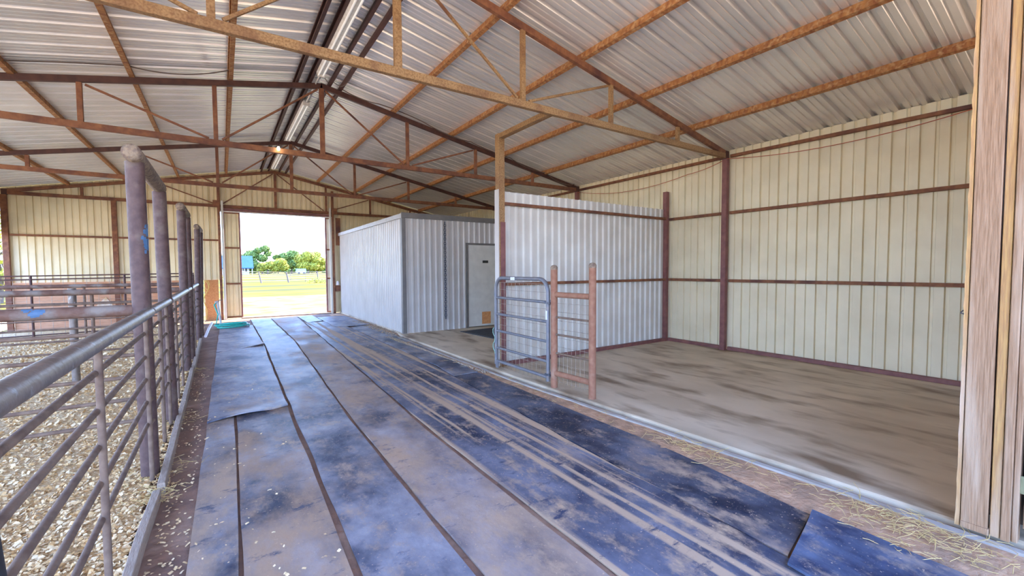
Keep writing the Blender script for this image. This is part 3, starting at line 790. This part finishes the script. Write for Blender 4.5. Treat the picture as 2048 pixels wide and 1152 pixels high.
# hanging chain on the shed front
mb = MB(); zc = 2.60; k = 0
while zc > 0.28:
    c_ = Vector((4.478, SY - .035, zc)); pts = []
    for q in range(10):
        a_ = 2 * math.pi * q / 10
        u_, v_ = .024 * math.cos(a_), .038 * math.sin(a_)
        pts.append(c_ + (Vector((u_, 0, v_)) if k % 2 else Vector((0, u_, v_))))
    mb.pipe(pts, .009, 6, closed=True); zc -= .054; k += 1
tag(mb.build('hanging_chain', M_chain), 'steel chain hanging down the front of the grey shed', 'chain')
# door mat
mb = MB(); zt = .02
pts = [un(920, 663, 'z', zt), un(988, 684, 'z', zt), un(1060, 680, 'z', zt), un(985, 655, 'z', zt)]
pts = [Vector((4.62, 9.05, zt)), Vector((4.72, 7.75, zt)), Vector((5.75, 7.85, zt)), Vector((5.65, 9.15, zt))]
mb.add(pts + [q + Vector((0, 0, .014)) for q in pts], [(3, 2, 1, 0), (4, 5, 6, 7), (0, 1, 5, 4), (1, 2, 6, 5), (2, 3, 7, 6), (3, 0, 4, 7)])
mb2 = [q.lerp(sum(pts, Vector()) / 4, .06) + Vector((0, 0, .018)) for q in pts]
o = fix_normals(mb.build('door_mat', M_blackmat)); tag(o, 'black rubber door mat on the concrete in front of the shed door', 'door mat')
mb = MB()
for i in range(14):
    t0 = .06 + .88 * i / 14
    a_ = pts[0].lerp(pts[1], t0).lerp(pts[3].lerp(pts[2], t0), .05); b_ = pts[0].lerp(pts[1], t0).lerp(pts[3].lerp(pts[2], t0), .95)
    mb.beam(a_ + Vector((0, 0, .016)), b_ + Vector((0, 0, .016)), .03, .006, ch=.001)
q_ = mb.build('tread_ribs', M_blackmat, o)

# ------------------------------------------------------------------ metal walk gate and its pipe post frame
XQ = 3.385
gz = 0.02
r = empty('pipe_post_frame', (3.42, 3.83, gz), 'red oxide two post pipe frame with crossbars standing at the slab edge', 'fence frame')
for y, zt in ((4.115, 1.515), (3.50, 1.535)):
    x = 3.40 if y > 4 else 3.45
    pst = MB().pipe([(x, y, gz), (x, y, zt)], .042, 18).build('post', M_pinkpost, r)
    MB().pipe([(x, y, zt - .03), (x, y, zt), (x, y, zt + .02), (x, y, zt + .028)], [.044, .044, .032, .01], 18).build('cap', M_dusty, pst)
PA = Vector((3.40, 4.115, 0)); PB = Vector((3.45, 3.50, 0))
def pb(t, z): return PA.lerp(PB, t) + Vector((0, 0, z))
for z, rr in ((1.178, .034), (.20, .034)): MB().pipe([pb(.05, z), pb(.95, z)], rr, 14).build('crossbar', M_pinkpost, r)
for z in (.90, .685, .455): MB().pipe([pb(.05, z), pb(.95, z)], .013, 10).build('thin_bar', M_rod, r)
mb = MB()
for i in range(1, 9): mb.pipe([pb(i / 9, .08) + Vector((.02, 0, 0)), pb(i / 9, 1.18) + Vector((.02, 0, 0))], .0024, 4)
for i in range(11): mb.pipe([pb(0, .1 + i * .108) + Vector((.02, 0, 0)), pb(1, .1 + i * .108) + Vector((.02, 0, 0))], .0024, 4)
mb.build('wire_mesh', M_wire, r)

r = empty('walk_gate', (XQ, 4.84, .05), 'grey blue tubular walk gate with round corners between steel post and pipe frame', 'gate')
ya, yb, z0, z1, rc = 4.215, 5.455, 0.075, 1.365, .17
fr = [(XQ, ya, z0)] + [(XQ, ya, z1 - rc)] + [(XQ, ya + rc - rc * math.cos(t), z1 - rc + rc * math.sin(t)) for t in [math.pi / 2 * i / 7 for i in range(1, 8)]]
fr += [(XQ, yb - rc + rc * math.sin(t), z1 - rc + rc * math.cos(t)) for t in [math.pi / 2 * i / 7 for i in range(0, 7)]] + [(XQ, yb, z1 - rc), (XQ, yb, z0)]
MB().pipe(fr, .026, 14).build('frame', M_gate, r)
for z in (1.075, .83, .58, .325, .125):
    MB().pipe([(XQ, ya + .02, z), (XQ, yb - .02, z)], .019 if z > .2 else .022, 12).build('rail', M_gate, r)
MB().box((XQ - .026, yb - .08, .03), (XQ - .006, yb - .02, .13)).build('foot_plate', M_gate, r)
mb = MB()
for i in range(1, 13): mb.pipe([(XQ + .028, ya + (yb - ya) * i / 13, .04), (XQ + .028, ya + (yb - ya) * i / 13, 1.3)], .0024, 4)
for i in range(13): mb.pipe([(XQ + .028, ya, .04 + i * .105), (XQ + .028, yb, .04 + i * .105)], .0024, 4)
mb.build('wire_mesh', M_wire, r)
for z in (1.07, .165):
    mb = MB().box((XQ - .03, 4.15, z - .012), (XQ + .03, 4.25, z + .012)); mb.pipe([(XQ, 4.165, z - .03), (XQ, 4.165, z + .04)], .009, 8); mb.build('hinge', M_chain, r)
MB().box((XQ - .030, ya - .016, .86), (XQ - .0255, ya + .016, .97)).build('pale_tag', M_tag, r)
MB().box((XQ - .030, 4.92, z1 - .024), (XQ - .0255, 5.02, z1 + .018)).build('maker_tag', M_tag, r)
mb = MB()
pts = [Vector((XQ - .03, 5.47 + .03 * math.sin(i), .62 - .035 * i + .01 * math.sin(i * 2))) for i in range(12)]
mb.pipe(pts, .006, 6)
tag(mb.build('green_twine', mat('faded green twine', (.25, .42, .32), (.3, .46, .4), 30, .9)), 'faded green twine tied to the lower end of the walk gate', 'twine')

# ------------------------------------------------------------------ left pen pipework
XF = -0.465
RZ = (1.06, .895, .736, .575, .416)
def lean_top(base, px, z):
    """the post's upper end: where it is seen, with the least lean"""
    h = Vector((CR.x, CR.y, 0)).normalized()
    p = Vector((base[0], base[1], z))
    for _ in range(6):
        d = p - EYE; sx_ = 1024 + F_PX * d.dot(CR) / d.dot(CF)
        p += h * ((px - sx_) * d.dot(CF) / F_PX)
    return p
def bow(a, b, label, r_=.055):
    """two tall posts with a short pipe across their tops"""
    (ba, pxa, za), (bb, pxb, zb) = a, b
    r = empty('pen_gate_bow', (ba[0], ba[1], 0), label, 'gate frame', 'tall pipe gate frames of the pen')
    ta, tb = lean_top(ba, pxa, za), lean_top(bb, pxb, zb)
    MB().pipe([(ba[0], ba[1], -.04), ta], r_, 20).build('post', M_pipe, r)
    MB().pipe([(bb[0], bb[1], -.04), tb], r_, 20).build('post', M_pipe, r)
    d = (tb - ta).normalized()
    pts = [ta - d * .13, ta - d * .12, ta, tb, tb + d * .09, tb + d * .10]
    up_ = Vector((0, 0, .045))
    mb = MB(); mb.pipe([q + up_ for q in pts], [.03, .056, .058, .056, .052, .03], 16)
    mb.build('top_pipe', M_dusty, r)
    return r, ta, tb
rA, tA, tB = bow(((-.475, 4.05), 269, 2.27), ((-.455, 5.42), 318, 2.27), 'nearest tall pipe gate frame of the pen with dust caked top pipe')
mb = MB()
# flaked blue paint on the near post
for k in range(26):
    z = 1.735 + random.gauss(0, .06); a = random.gauss(-.55, .22)
    t_ = z / 2.27; c_ = Vector((-.475, 4.05, 0)).lerp(Vector((tA.x, tA.y, 0)), t_)
    q = []
    for dz, da in ((-.012, -.16), (-.014, .14), (.014, .18), (.012, -.13)):
        aa = a + da * random.uniform(.7, 1.3); q.append(c_ + Vector((.0562 * math.cos(aa), .0562 * math.sin(aa), z + dz * random.uniform(.8, 1.4))))
    mb.add(q, [(0, 1, 2, 3)])
mb.build('blue_paint_patch', M_blue, kids(rA)[0])
c_ = un(351, 638, 'x', -.46)
ctr = Vector((-.455, 5.42, 0)).lerp(Vector((tB.x, tB.y, 0)), .4)
MB().pipe([(ctr.x, ctr.y, .86), (ctr.x, ctr.y, 1.03)], .062, 18).build('collar', M_pipe, rA)
rC, tC, tD = bow(((-.470, 7.98), 362, 2.38), ((-.462, 8.98), 373, 2.38), 'second tall pipe gate frame of the pen, halfway to the far wall')
rE, tE, tF = bow(((-.450, 11.45), 394, 2.38), ((-.445, 12.38), 400, 2.38), 'farthest tall pipe gate frame of the pen near the orange board')

def panel(y0, y1, pickets, label, x0=XF, zt=1.20, rails=RZ, rt=.0375, bend=True, extra=None):
    """a run of pen fence along the aisle: fat top rail, thin rails, pickets"""
    r = empty('pen_fence_panel', (x0, (y0 + y1) / 2, 0), label, 'fence panel', 'pipe fence panels along the aisle')
    MB().pipe([(x0 + .02, y0, zt), (x0 + .02, y1, zt)], rt, 18).build('top_rail', M_rail, r)
    for z in rails:
        pts = [(x0, y0, z), (x0, y1 - .12, z), (x0 + .0, y1 - .10, z)]
        if bend: pts += [(x0 + .015, y1 - .07, z), (x0 + .02, y1 - .0, z)]
        MB().pipe(pts, .0135, 10).build('thin_rail', M_rod, r)
    for y in pickets:
        MB().pipe([(x0 + .012, y, .01), (x0 + .012, y, zt)], .0145, 12).build('picket', M_rod, r)
    return r
panel(1.0, 4.02, (2.53, 3.93), 'pen fence panel nearest the camera with fat grey top rail crossing the left edge')
r = empty('steel_post', (XF, 1.61, 0), 'dark post cut off by the bottom left corner of the picture', 'post')
MB().pipe([(XF - .0, 1.61, -.04), (XF - .03, 1.44, 1.16)], .040, 16).build('tube', M_black, r)
MB().pipe([(XF - .0, 1.61, -.03), (XF, 1.61, .01)], .07, 16).build('base_collar', M_dark, r)
# walk gate leaf in the first bow
panel(4.12, 5.36, (4.75, 5.28), 'narrow pen gate hung in the nearest tall pipe gate frame', rt=.033)
panel(5.48, 7.92, (6.25, 6.95), 'pen fence panel between the nearest and second tall gate frames', rails=RZ + (.25,))
panel(8.05, 8.92, (8.5,), 'narrow pen gate hung in the second tall pipe gate frame', rt=.033)
panel(9.05, 11.39, (10.2,), 'pen fence panel between the second and farthest tall gate frames')
panel(11.52, 12.28, (11.9,), 'narrow pen gate hung in the farthest tall pipe gate frame', rt=.033)

def cross_fence(y, label, posts, pickets, zt=1.217, x1=-.53, x0=WL + .15, rails=RZ, m_top=M_pipe, r_=.040):
    r = empty('pen_cross_fence', (x1, y, 0), label, 'fence panel', 'pipe fences crossing the pens')
    t_ = MB().pipe([(x0, y, zt), (x1, y, zt)], r_, 18).build('top_pipe', m_top, r)
    for z in rails: MB().pipe([(x0, y, z), (x1, y, z)], .0135, 10).build('thin_rail', M_rod, r)
    for x in posts: MB().pipe([(x, y + .045, -.02), (x, y + .045, zt + .055)], .043, 16).build('post', M_rail, r)
    for x in pickets: MB().pipe([(x, y + .015, 0), (x, y + .015, zt)], .02, 12).build('picket', M_rod, r)
    return r, t_
M_pipe2 = mat('rusty brown pipe', (.12, .055, .035), (.18, .105, .075), 15, .75, 0, .3, c3=(.22, .18, .15), scale3=6, lo3=.5, hi3=.66)
r1, t1 = cross_fence(4.08, 'nearest pipe fence crossing the pens, its rusty top pipe has a blue paint chip', (-3.6,), (-2.9, -1.75), m_top=M_pipe2)
mb = MB()
for k in range(22):
    x = un(70, 630, 'y', 4.04).x + random.gauss(0, .022); a = random.uniform(-.35, 1.0); q = []
    for dx, da in ((-.012, -.2), (.012, -.16), (.013, .2), (-.012, .16)):
        aa = a + da; q.append((x + dx * random.uniform(.7, 1.3), 4.08 - .0408 * math.cos(aa), 1.217 + .0408 * math.sin(aa)))
    mb.add(q, [(0, 1, 2, 3)])
mb.build('blue_paint_chip', M_blue, t1)
cross_fence(8.0, 'second pipe fence crossing the pens, with one grey post', (-1.665,), (-1.47, -3.2), m_top=M_pipe2)
cross_fence(11.42, 'third pipe fence crossing the pens behind the second', (-3.9,), (-2.2,), m_top=M_pipe2, r_=.036)
r = empty('wire_pen_panel', (-2.4, 13.5, 0), 'tall thin rod wire panel in front of the far wall boards', 'fence panel')
YP = 13.5
for z in (1.41, 1.335, .62, .12): MB().pipe([(WL + .1, YP, z - .02), (-.58, YP, z + .02)], .014, 8).build('rod_rail', M_dark, r)
for x in (-4.2, -3.42, -1.9, -.60): MB().pipe([(x, YP, 0), (x, YP, 1.41)], .022, 10).build('upright', M_dark, r)
mb = MB(); x = WL + .2
while x < -.6:
    mb.pipe([(x, YP + .016, .05), (x, YP + .016, 1.33)], .0035, 4); x += .19
for i in range(9): mb.pipe([(WL + .1, YP + .016, .1 + i * .15), (-.6, YP + .016, .1 + i * .15)], .0025, 4)
mb.build('wire_mesh', M_wire, r)

# ------------------------------------------------------------------ hose, hydrant, rope near the far door
hx, hy = .06, 13.45
mb = MB(); pts = []
for i in range(150):
    a = i * .22; rr = .30 + .05 * math.sin(i * .37) - .0006 * i
    pts.append((hx + .13 + rr * math.cos(a) * 1.25, hy + rr * math.sin(a) * .9, .03 + .0006 * i + .012 * math.sin(a * 1.3)))
st = un(430, 606, 'y', 13.7)
pts += [(hx - .22, hy + .05, .10), (hx - .17, hy + .15, .35), (st.x - .02, 13.68, st.z - .05), (st.x + .02, 13.70, st.z)]
mb.pipe(pts, .017, 8); tag(mb.build('garden_hose', M_hose), 'coiled teal garden hose lying at the end of the left mats', 'hose')
r = empty('water_hydrant', (st.x + .06, 13.72, 0), 'pale standpipe hydrant rising beside the coiled teal hose', 'hydrant')
MB().pipe([(st.x + .12, 13.74, -.02), (st.x + .06, 13.72, st.z - .02)], .028, 12).build('standpipe', M_pvc, r)
MB().pipe([(st.x + .06, 13.72, st.z - .03), (st.x + .05, 13.71, st.z + .03), (st.x + .0, 13.70, st.z + .015)], .03, 12).build('spout', M_pvc, r)
MB().pipe([(st.x + .06, 13.72, st.z + .02), (st.x + .10, 13.72, st.z + .07), (st.x + .16, 13.72, st.z + .06)], .009, 8).build('handle', M_chain, r)
a, b = un(424, 646, 'z', .22), un(411, 673, 'z', .02)
mb = MB().pipe([a, a.lerp(b, .5) + Vector((0, 0, .02)), b], .028, 10); tag(mb.build('plastic_pipe', M_pvc), 'short white plastic pipe slanting to the ground below the hose', 'pipe')
mb = MB(); pts = []
p0 = un(409, 562, 'y', 15.9)
for i in range(30):
    t_ = i / 29; pts.append((p0.x + .10 * math.sin(t_ * 9) * (1 - t_) + .02, 15.88 - .03 * math.sin(t_ * 14), p0.z + .02 - 1.18 * t_))
mb.pipe(pts, .013, 6); mb.pipe([(p0.x + .06 + .06 * math.cos(q * .5), 15.87, p0.z - .12 + .14 * math.sin(q * .5)) for q in range(13)], .012, 6)
tag(mb.build('yellow_rope', M_rope), 'yellow rope hanging beside the orange strand board', 'rope')

# ------------------------------------------------------------------ cords along the steel
def cord(pts, m, label, r_=.006, nm='cord'):
    P = []
    for (a, b, sag) in pts:
        a = Vector(a); b = Vector(b)
        for i in range(13):
            t_ = i / 13; P.append(a.lerp(b, t_) - Vector((0, 0, sag * 4 * t_ * (1 - t_))))
    P.append(Vector(pts[-1][1]))
    mb = MB().pipe(P, r_, 6); return tag(mb.build(nm, m), label, 'cord')
cord([((7.42, 1.2, 3.36), (7.42, Y1 - .03, 3.41), .12), ((7.42, Y1 - .03, 3.41), (7.44, 5.0, 3.28), .03), ((7.44, 5.0, 3.28), (7.43, Y2 - .05, 3.40), .16)], M_cord, 'thin orange cord sagging along the right wall below the top girt', .006)
q = [(x, Y2 - .07, chord_z(x) + .07) for x in (1.8, 2.5, 3.4, 4.4, 5.4, 6.4, 7.3)]
cord([(q[i], q[i + 1], (.04, -.02, .05, .02, .06, .10)[i]) for i in range(6)], M_cable, 'dark cable looping along the right top chord of the second truss', .009, 'cable')
q = [(x, Y2 - .30, chord_z(x) + .10) for x in (.2, -.97, -2.13)]
cord([(q[0], q[1], .09), (q[1], q[2], -.01)], M_cable, 'dark cable strung between purlins left of the ridge', .008, 'cable')
cord([((1.46, 7.6, 4.66), (1.66, 7.8, 4.66), .08), ((1.66, 7.8, 4.66), (1.84, 7.3, 4.63), .12)], M_cable, 'short dark wire dangling beside the second light fixture', .006, 'cable')
# rod linking the fixtures
mb = MB().pipe([(1.43, 7.64, 4.68), (1.43, 9.04, 4.68)], .014, 8); tag(mb.build('conduit', M_fix), 'white conduit joining two light fixtures above the second truss', 'conduit')

# ------------------------------------------------------------------ wooden corner post and what is right of it
r = empty('timber_post', (3.45, .46, .02), 'stack of weathered upright boards forming a timber post at the right edge', 'post')
ZT_ = 4.22
def bx(x0, x1, y0, y1, z0, z1): return MB().beam((x0 / 2 + x1 / 2, y0 / 2 + y1 / 2, z0), (x0 / 2 + x1 / 2, y0 / 2 + y1 / 2, z1), abs(x1 - x0), abs(y1 - y0), (0, 1, 0), .003)
bx(3.452, 3.49, .455, .560, .055, ZT_).build('wide_board', M_lumber, r)
bx(3.445, 3.52, .450, .560, .02, .055).build('sole_block', M_lumber, r)
bx(3.458, 3.545, .412, .448, .02, ZT_).build('edge_board', M_lumber2, r)
bx(3.450, 3.54, .374, .408, .02, ZT_).build('knotty_board', M_lumber, r)
bx(3.475, 3.56, .350, .372, .02, ZT_).build('backing_strip', M_lumber, r)
mb = MB(); n = 90; vs = []
for i in range(n + 1):
    z = .02 + (3.9) * i / n; d_ = .004 * mnoise.noise(Vector((z * 9, 1, 0))) + .004 * mnoise.noise(Vector((z * 31, 5, 0)))
    vs += [(3.456, .564, z), (3.452 - d_, .580 + d_, z), (3.56, .580, z), (3.56, .564, z)]
fs = [(i * 4 + k, i * 4 + (k + 1) % 4, (i + 1) * 4 + (k + 1) % 4, (i + 1) * 4 + k) for i in range(n) for k in range(4)] + [(0, 1, 2, 3), (n * 4 + 3, n * 4 + 2, n * 4 + 1, n * 4)]
mb.add(vs, fs); fix_normals(mb.build('ragged_strip', M_lumber2, r))
mb = MB().box((3.56, .562, .02), (7.5, .585, 3.45)); struct(mb.build('wall_near', M_lumber2))
# neighbour stall front, only a sliver is in view
r = empty('stall_door', (3.50, .2, .02), 'plank stall door with olive strap hinge, a sliver at the right edge', 'door')
bx(3.50, 3.535, .305, .335, .10, 3.2).build('frame_board', M_lumber, r)
bx(3.50, 3.53, -.9, .29, .12, 1.9).build('metal_panel', M_white, r)
p0, p1 = un(2020, 946, 'x', 3.497), un(2040, 986, 'x', 3.497)
MB().box((3.488, .30, p1.z), (3.499, .352, p0.z)).build('strap_hinge', M_hinge, r)
mb = MB().box((3.75, -1.6, .0), (3.78, .56, roof_z(3.8) - .3)); struct(mb.build('wall_room_shade', mat('room shade dark', (.05, .035, .028), (.08, .055, .04), 6, .9, stretch=(1, 6, .5))))  # dark sheet added behind the gap, its colour stands in for the room's shade
mb = MB().pipe([un(1936, 621, 'x', 7.53), un(1926, 621, 'x', 7.47), un(1921, 626, 'x', 7.46), un(1932, 629, 'x', 7.47)], .008, 8)
tag(mb.build('wire_hook', M_chain), 'small bent wire hook on the right wall beside the timber post', 'hook')
mb = MB()
for k in range(4):
    c_ = un(1582 + 3 * k, 708, 'z', .03); rr = .035 + .01 * k
    mb.pipe([(c_.x - .05 + rr * math.cos(a * .6), c_.y + rr * 1.4 * math.sin(a * .6), .045 + .02 * math.sin(a + k)) for a in range(11)], .004, 6)
tag(mb.build('wire_coil', M_cable), 'small tangled wire coil on the floor against the right wall', 'wire')

# ------------------------------------------------------------------ outside: pasture fence, trees, house
r = empty('pasture_fence', (5, 56, -.06), 'leaning post and wire fence across the sunlit pasture', 'fence')
P_ = [((523, 567), (517, 543), .07), ((577.5, 565), (572.5, 544), .09), ((582, 560), (580, 546), .03), ((611, 563), (611, 545), .03), ((636.5, 562), (634.5, 543), .07)]
tops = []
for (b, t_, rr) in P_:
    p0 = un(b[0], b[1], 'z', -.05); p1 = ud(t_[0], t_[1], depth_of(p0)); tops.append((p0, p1))
    MB().pipe([p0, p1], [rr * 1.1, rr * .9], 8).build('post', M_bark, r)
for k in range(-1, 2):
    pass
mb = MB()
ends = [tops[0], tops[1], tops[4]]
L_ = (tops[0][0] - (tops[1][0] - tops[0][0]) * 1.2, tops[0][1] - (tops[1][1] - tops[0][1]) * 1.2)
R_ = (tops[4][0] + (tops[4][0] - tops[1][0]) * 1.2, tops[4][1] + (tops[4][1] - tops[1][1]) * 1.2)
seq = [L_] + ends + [R_]
for f_ in (.2, .42, .62, .8, .97):
    mb.pipe([a.lerp(b, f_) for a, b in seq], .018, 4)
mb.build('wires', M_wire, r)

def leaf_tree(name, base, H_, blobs, leaf_m, label, nleaf=900, ls=.45, trunk=.35, grp='trees beyond the pasture', lean=0.0, cat='tree'):
    r = empty(name, base, label, cat, grp)
    b = Vector(base); mb = MB()
    top = b + Vector((lean, 0, H_ * .62))
    mb.pipe([b + Vector((0, 0, -.2)), b.lerp(top, .35) + Vector((.1, 0, 0)), b.lerp(top, .7), top], [trunk, trunk * .8, trunk * .55, trunk * .2], 8)
    for (dx, dy, dz, rad) in blobs:
        c = b + Vector((dx, dy, dz)); s_ = b.lerp(top, .4 + .4 * random.random())
        mb.pipe([s_, s_.lerp(c, .5) + Vector((0, 0, .3)), c], [trunk * .3, trunk * .2, trunk * .06], 6)
    mb.build('trunk', M_bark, r)
    mb = MB()
    for (dx, dy, dz, rad) in blobs:
        c = b + Vector((dx, dy, dz))
        for k in range(int(nleaf * rad * rad / 4)):
            d_ = Vector((random.gauss(0, 1), random.gauss(0, 1), random.gauss(0, 1))).normalized()
            q = c + Vector((d_.x * rad, d_.y * rad, d_.z * rad * .75)) * (random.random() ** .33)
            n_ = (d_ + Vector((random.gauss(0, .6), random.gauss(0, .6), random.gauss(0, .6)))).normalized()
            u = n_.orthogonal().normalized(); v = n_.cross(u); s = ls * random.uniform(.5, 1.2)
            mb.add([q - u * s, q - v * s * .5, q + u * s, q + v * s * .5], [(0, 1, 2, 3)])
    mb.build('foliage', leaf_m, r)
    return r
random.seed(11)
def blob_set(w_, h0, h1, n, rad):
    return [(random.uniform(-w_, w_), random.uniform(-w_ * .6, w_ * .6), random.uniform(h0, h1), rad * random.uniform(.7, 1.2)) for _ in range(n)]
def at(px, depth, z=-.06):
    p = ud(px, 541, depth); return (p.x, p.y, z)
D0 = 165
leaf_tree('oak_tree', at(524, D0), 11.5, [(-4.5, 0, 4.5, 3.2), (-3.2, 1, 7.3, 2.6), (-5.5, 0, 2.5, 2.3), (-1.0, 0, 9.0, 1.6), (1.2, 0, 9.8, 1.7), (2.2, 1, 7.9, 1.5), (.2, 0, 6.2, 2.0), (-2.5, -1, 3.2, 2.4)], M_leafA, 'tall open green tree left of the row seen through the far door', lean=.8)
leaf_tree('yellow_tree', at(535, D0 - 6), 5.0, [(-1.2, 0, 3.0, 1.9), (1.0, 0, 3.4, 2.1), (2.6, 0, 2.2, 1.7), (-2.2, 0, 1.7, 1.4), (4.2, 0, 4.3, 2.2), (5.5, 0, 2.6, 1.8)], M_leafB, 'low yellow green tree in front of the tall open tree')
leaf_tree('oak_tree', at(583, D0 + 8), 9.5, [(-2.2, 0, 6.6, 2.6), (0.6, 0, 7.4, 2.8), (2.8, 0, 6.0, 2.5), (-3.3, 0, 4.0, 2.3), (0, 0, 4.2, 2.8), (3.3, 0, 3.5, 2.2), (-5.2, 0, 6.6, 1.5)], M_leafA, 'round dark green tree in the middle of the row beyond the field')
leaf_tree('yellow_tree', at(616, D0 - 2), 9.0, [(-2.4, 0, 5.6, 2.4), (0.2, 0, 6.6, 2.7), (2.8, 0, 5.4, 2.2), (-1.5, 0, 3.2, 2.5), (1.9, 0, 3.0, 2.3)], M_leafB, 'yellow green tree right of the dark middle tree')
leaf_tree('oak_tree', at(633, D0 + 4), 9.5, [(0, 0, 7.4, 1.8), (1.6, 0, 5.0, 2.2), (-.8, 0, 4.3, 2.2), (1.2, 0, 2.6, 2.0)], M_leafB, 'tall thin crowned tree near the right edge of the far door')
leaf_tree('oak_tree', at(652, D0 + 12), 6.5, [(0, 0, 3.6, 2.8), (3, 0, 4.2, 2.8), (-3, 0, 2.6, 2.2), (6, 0, 4.0, 3)], M_leafA, 'low green tree at the right door edge behind the yellow ones')
leaf_tree('oak_tree', at(488, D0 + 30), 8.0, [(0, 0, 6.8, 2.6), (-4, 0, 6.5, 2.6), (3, 0, 4.8, 2.6), (-8, 0, 6.0, 3)], M_leafA, 'distant green tree rising behind the blue roofed house')
r_ = at(556, D0 + 26)
leaf_tree('hedge_row', (r_[0], r_[1], -.06), 3.2, [(i * 2.6 - 17, 0, 1.6 + .4 * math.sin(i * 2.1), 1.9) for i in range(15)], M_leafA, 'low dark hedge line behind the tree trunks at the field end', 500, .5, .2, cat='hedge')
leaf_tree('weed_clump', (un(629, 566, 'z', -.05).x, un(629, 566, 'z', -.05).y, -.06), .6, [(-.5, 0, .2, .5), (.3, 0, .3, .6), (.9, 0, .2, .45)], M_leafB, 'small green weed clump at the foot of the right fence post', 900, .12, .03, None, cat='weeds')
# growth seen past the open left side
leaf_tree('oak_tree', (-9.0, 31.0, -.06), 6, [(0, 0, 4.2, 1.8), (-1.6, 0, 3.0, 1.7), (1.2, 0, 2.6, 1.5), (.4, 0, 1.2, 1.2)], M_leafB, 'yellow green tree glimpsed past the open left side', 700, .16, .2, None)

hp = at(478, D0 - 18)
r = empty('farm_house', hp, 'distant house with blue metal roof at the left edge of the far door', 'house')
hx0, hx1, hyy = hp[0] - 8, hp[0] + 4.2, hp[1]
MB().box((hx0, hyy, -.06), (hx1 - 1.2, hyy + 7, 2.7)).build('wall', M_white, r)
mb = MB().add([(hx0 - .4, hyy - 2, 2.3), (hx1, hyy - 2, 2.3), (hx1, hyy + 3.5, 6.5), (hx0 - .4, hyy + 3.5, 6.5), (hx0 - .4, hyy + 9, 2.3), (hx1, hyy + 9, 2.3),
              (hx0 - .4, hyy - 2, 2.1), (hx1, hyy - 2, 2.1), (hx1, hyy + 9, 2.1), (hx0 - .4, hyy + 9, 2.1)],
             [(0, 1, 2, 3), (3, 2, 5, 4), (1, 0, 6, 7), (5, 8, 9, 4), (1, 7, 8, 5, 2), (0, 3, 4, 9, 6), (6, 9, 8, 7)])
fix_normals(mb.build('roof', M_roofblue, r))
for x in (hx1 - .4, hx1 - 2.6, hx1 - 4.8): MB().box((x - .12, hyy - 1.8, -.06), (x + .12, hyy - 1.56, 2.2)).build('porch_post', M_white, r)
for x in (hx1 - 2.4, hx1 - 5.2):
    w_ = MB().box((x - .5, hyy - .03, .9), (x + .5, hyy + .02, 2.1)).build('window', M_black, r)
p = at(602, D0 - 14)
r = empty('parked_trailer', p, 'small pale blue trailer parked under the yellow tree', 'trailer')
mb = MB().box((p[0] - 1.5, p[1] - .9, .5), (p[0] + 1.5, p[1] + .9, 1.9)); mb.build('box_body', mat('pale blue paint', (.35, .55, .75), (.4, .6, .8), 2, .5), r)
for s in (-.8, .8): MB().pipe([(p[0] + s, p[1] - 1.0, .3), (p[0] + s, p[1] - .8, .3)], .36, 14).build('wheel', M_black, r)
MB().pipe([(p[0] - 1.5, p[1], .55), (p[0] - 2.5, p[1], .5)], .06, 8).build('tongue', M_black, r)
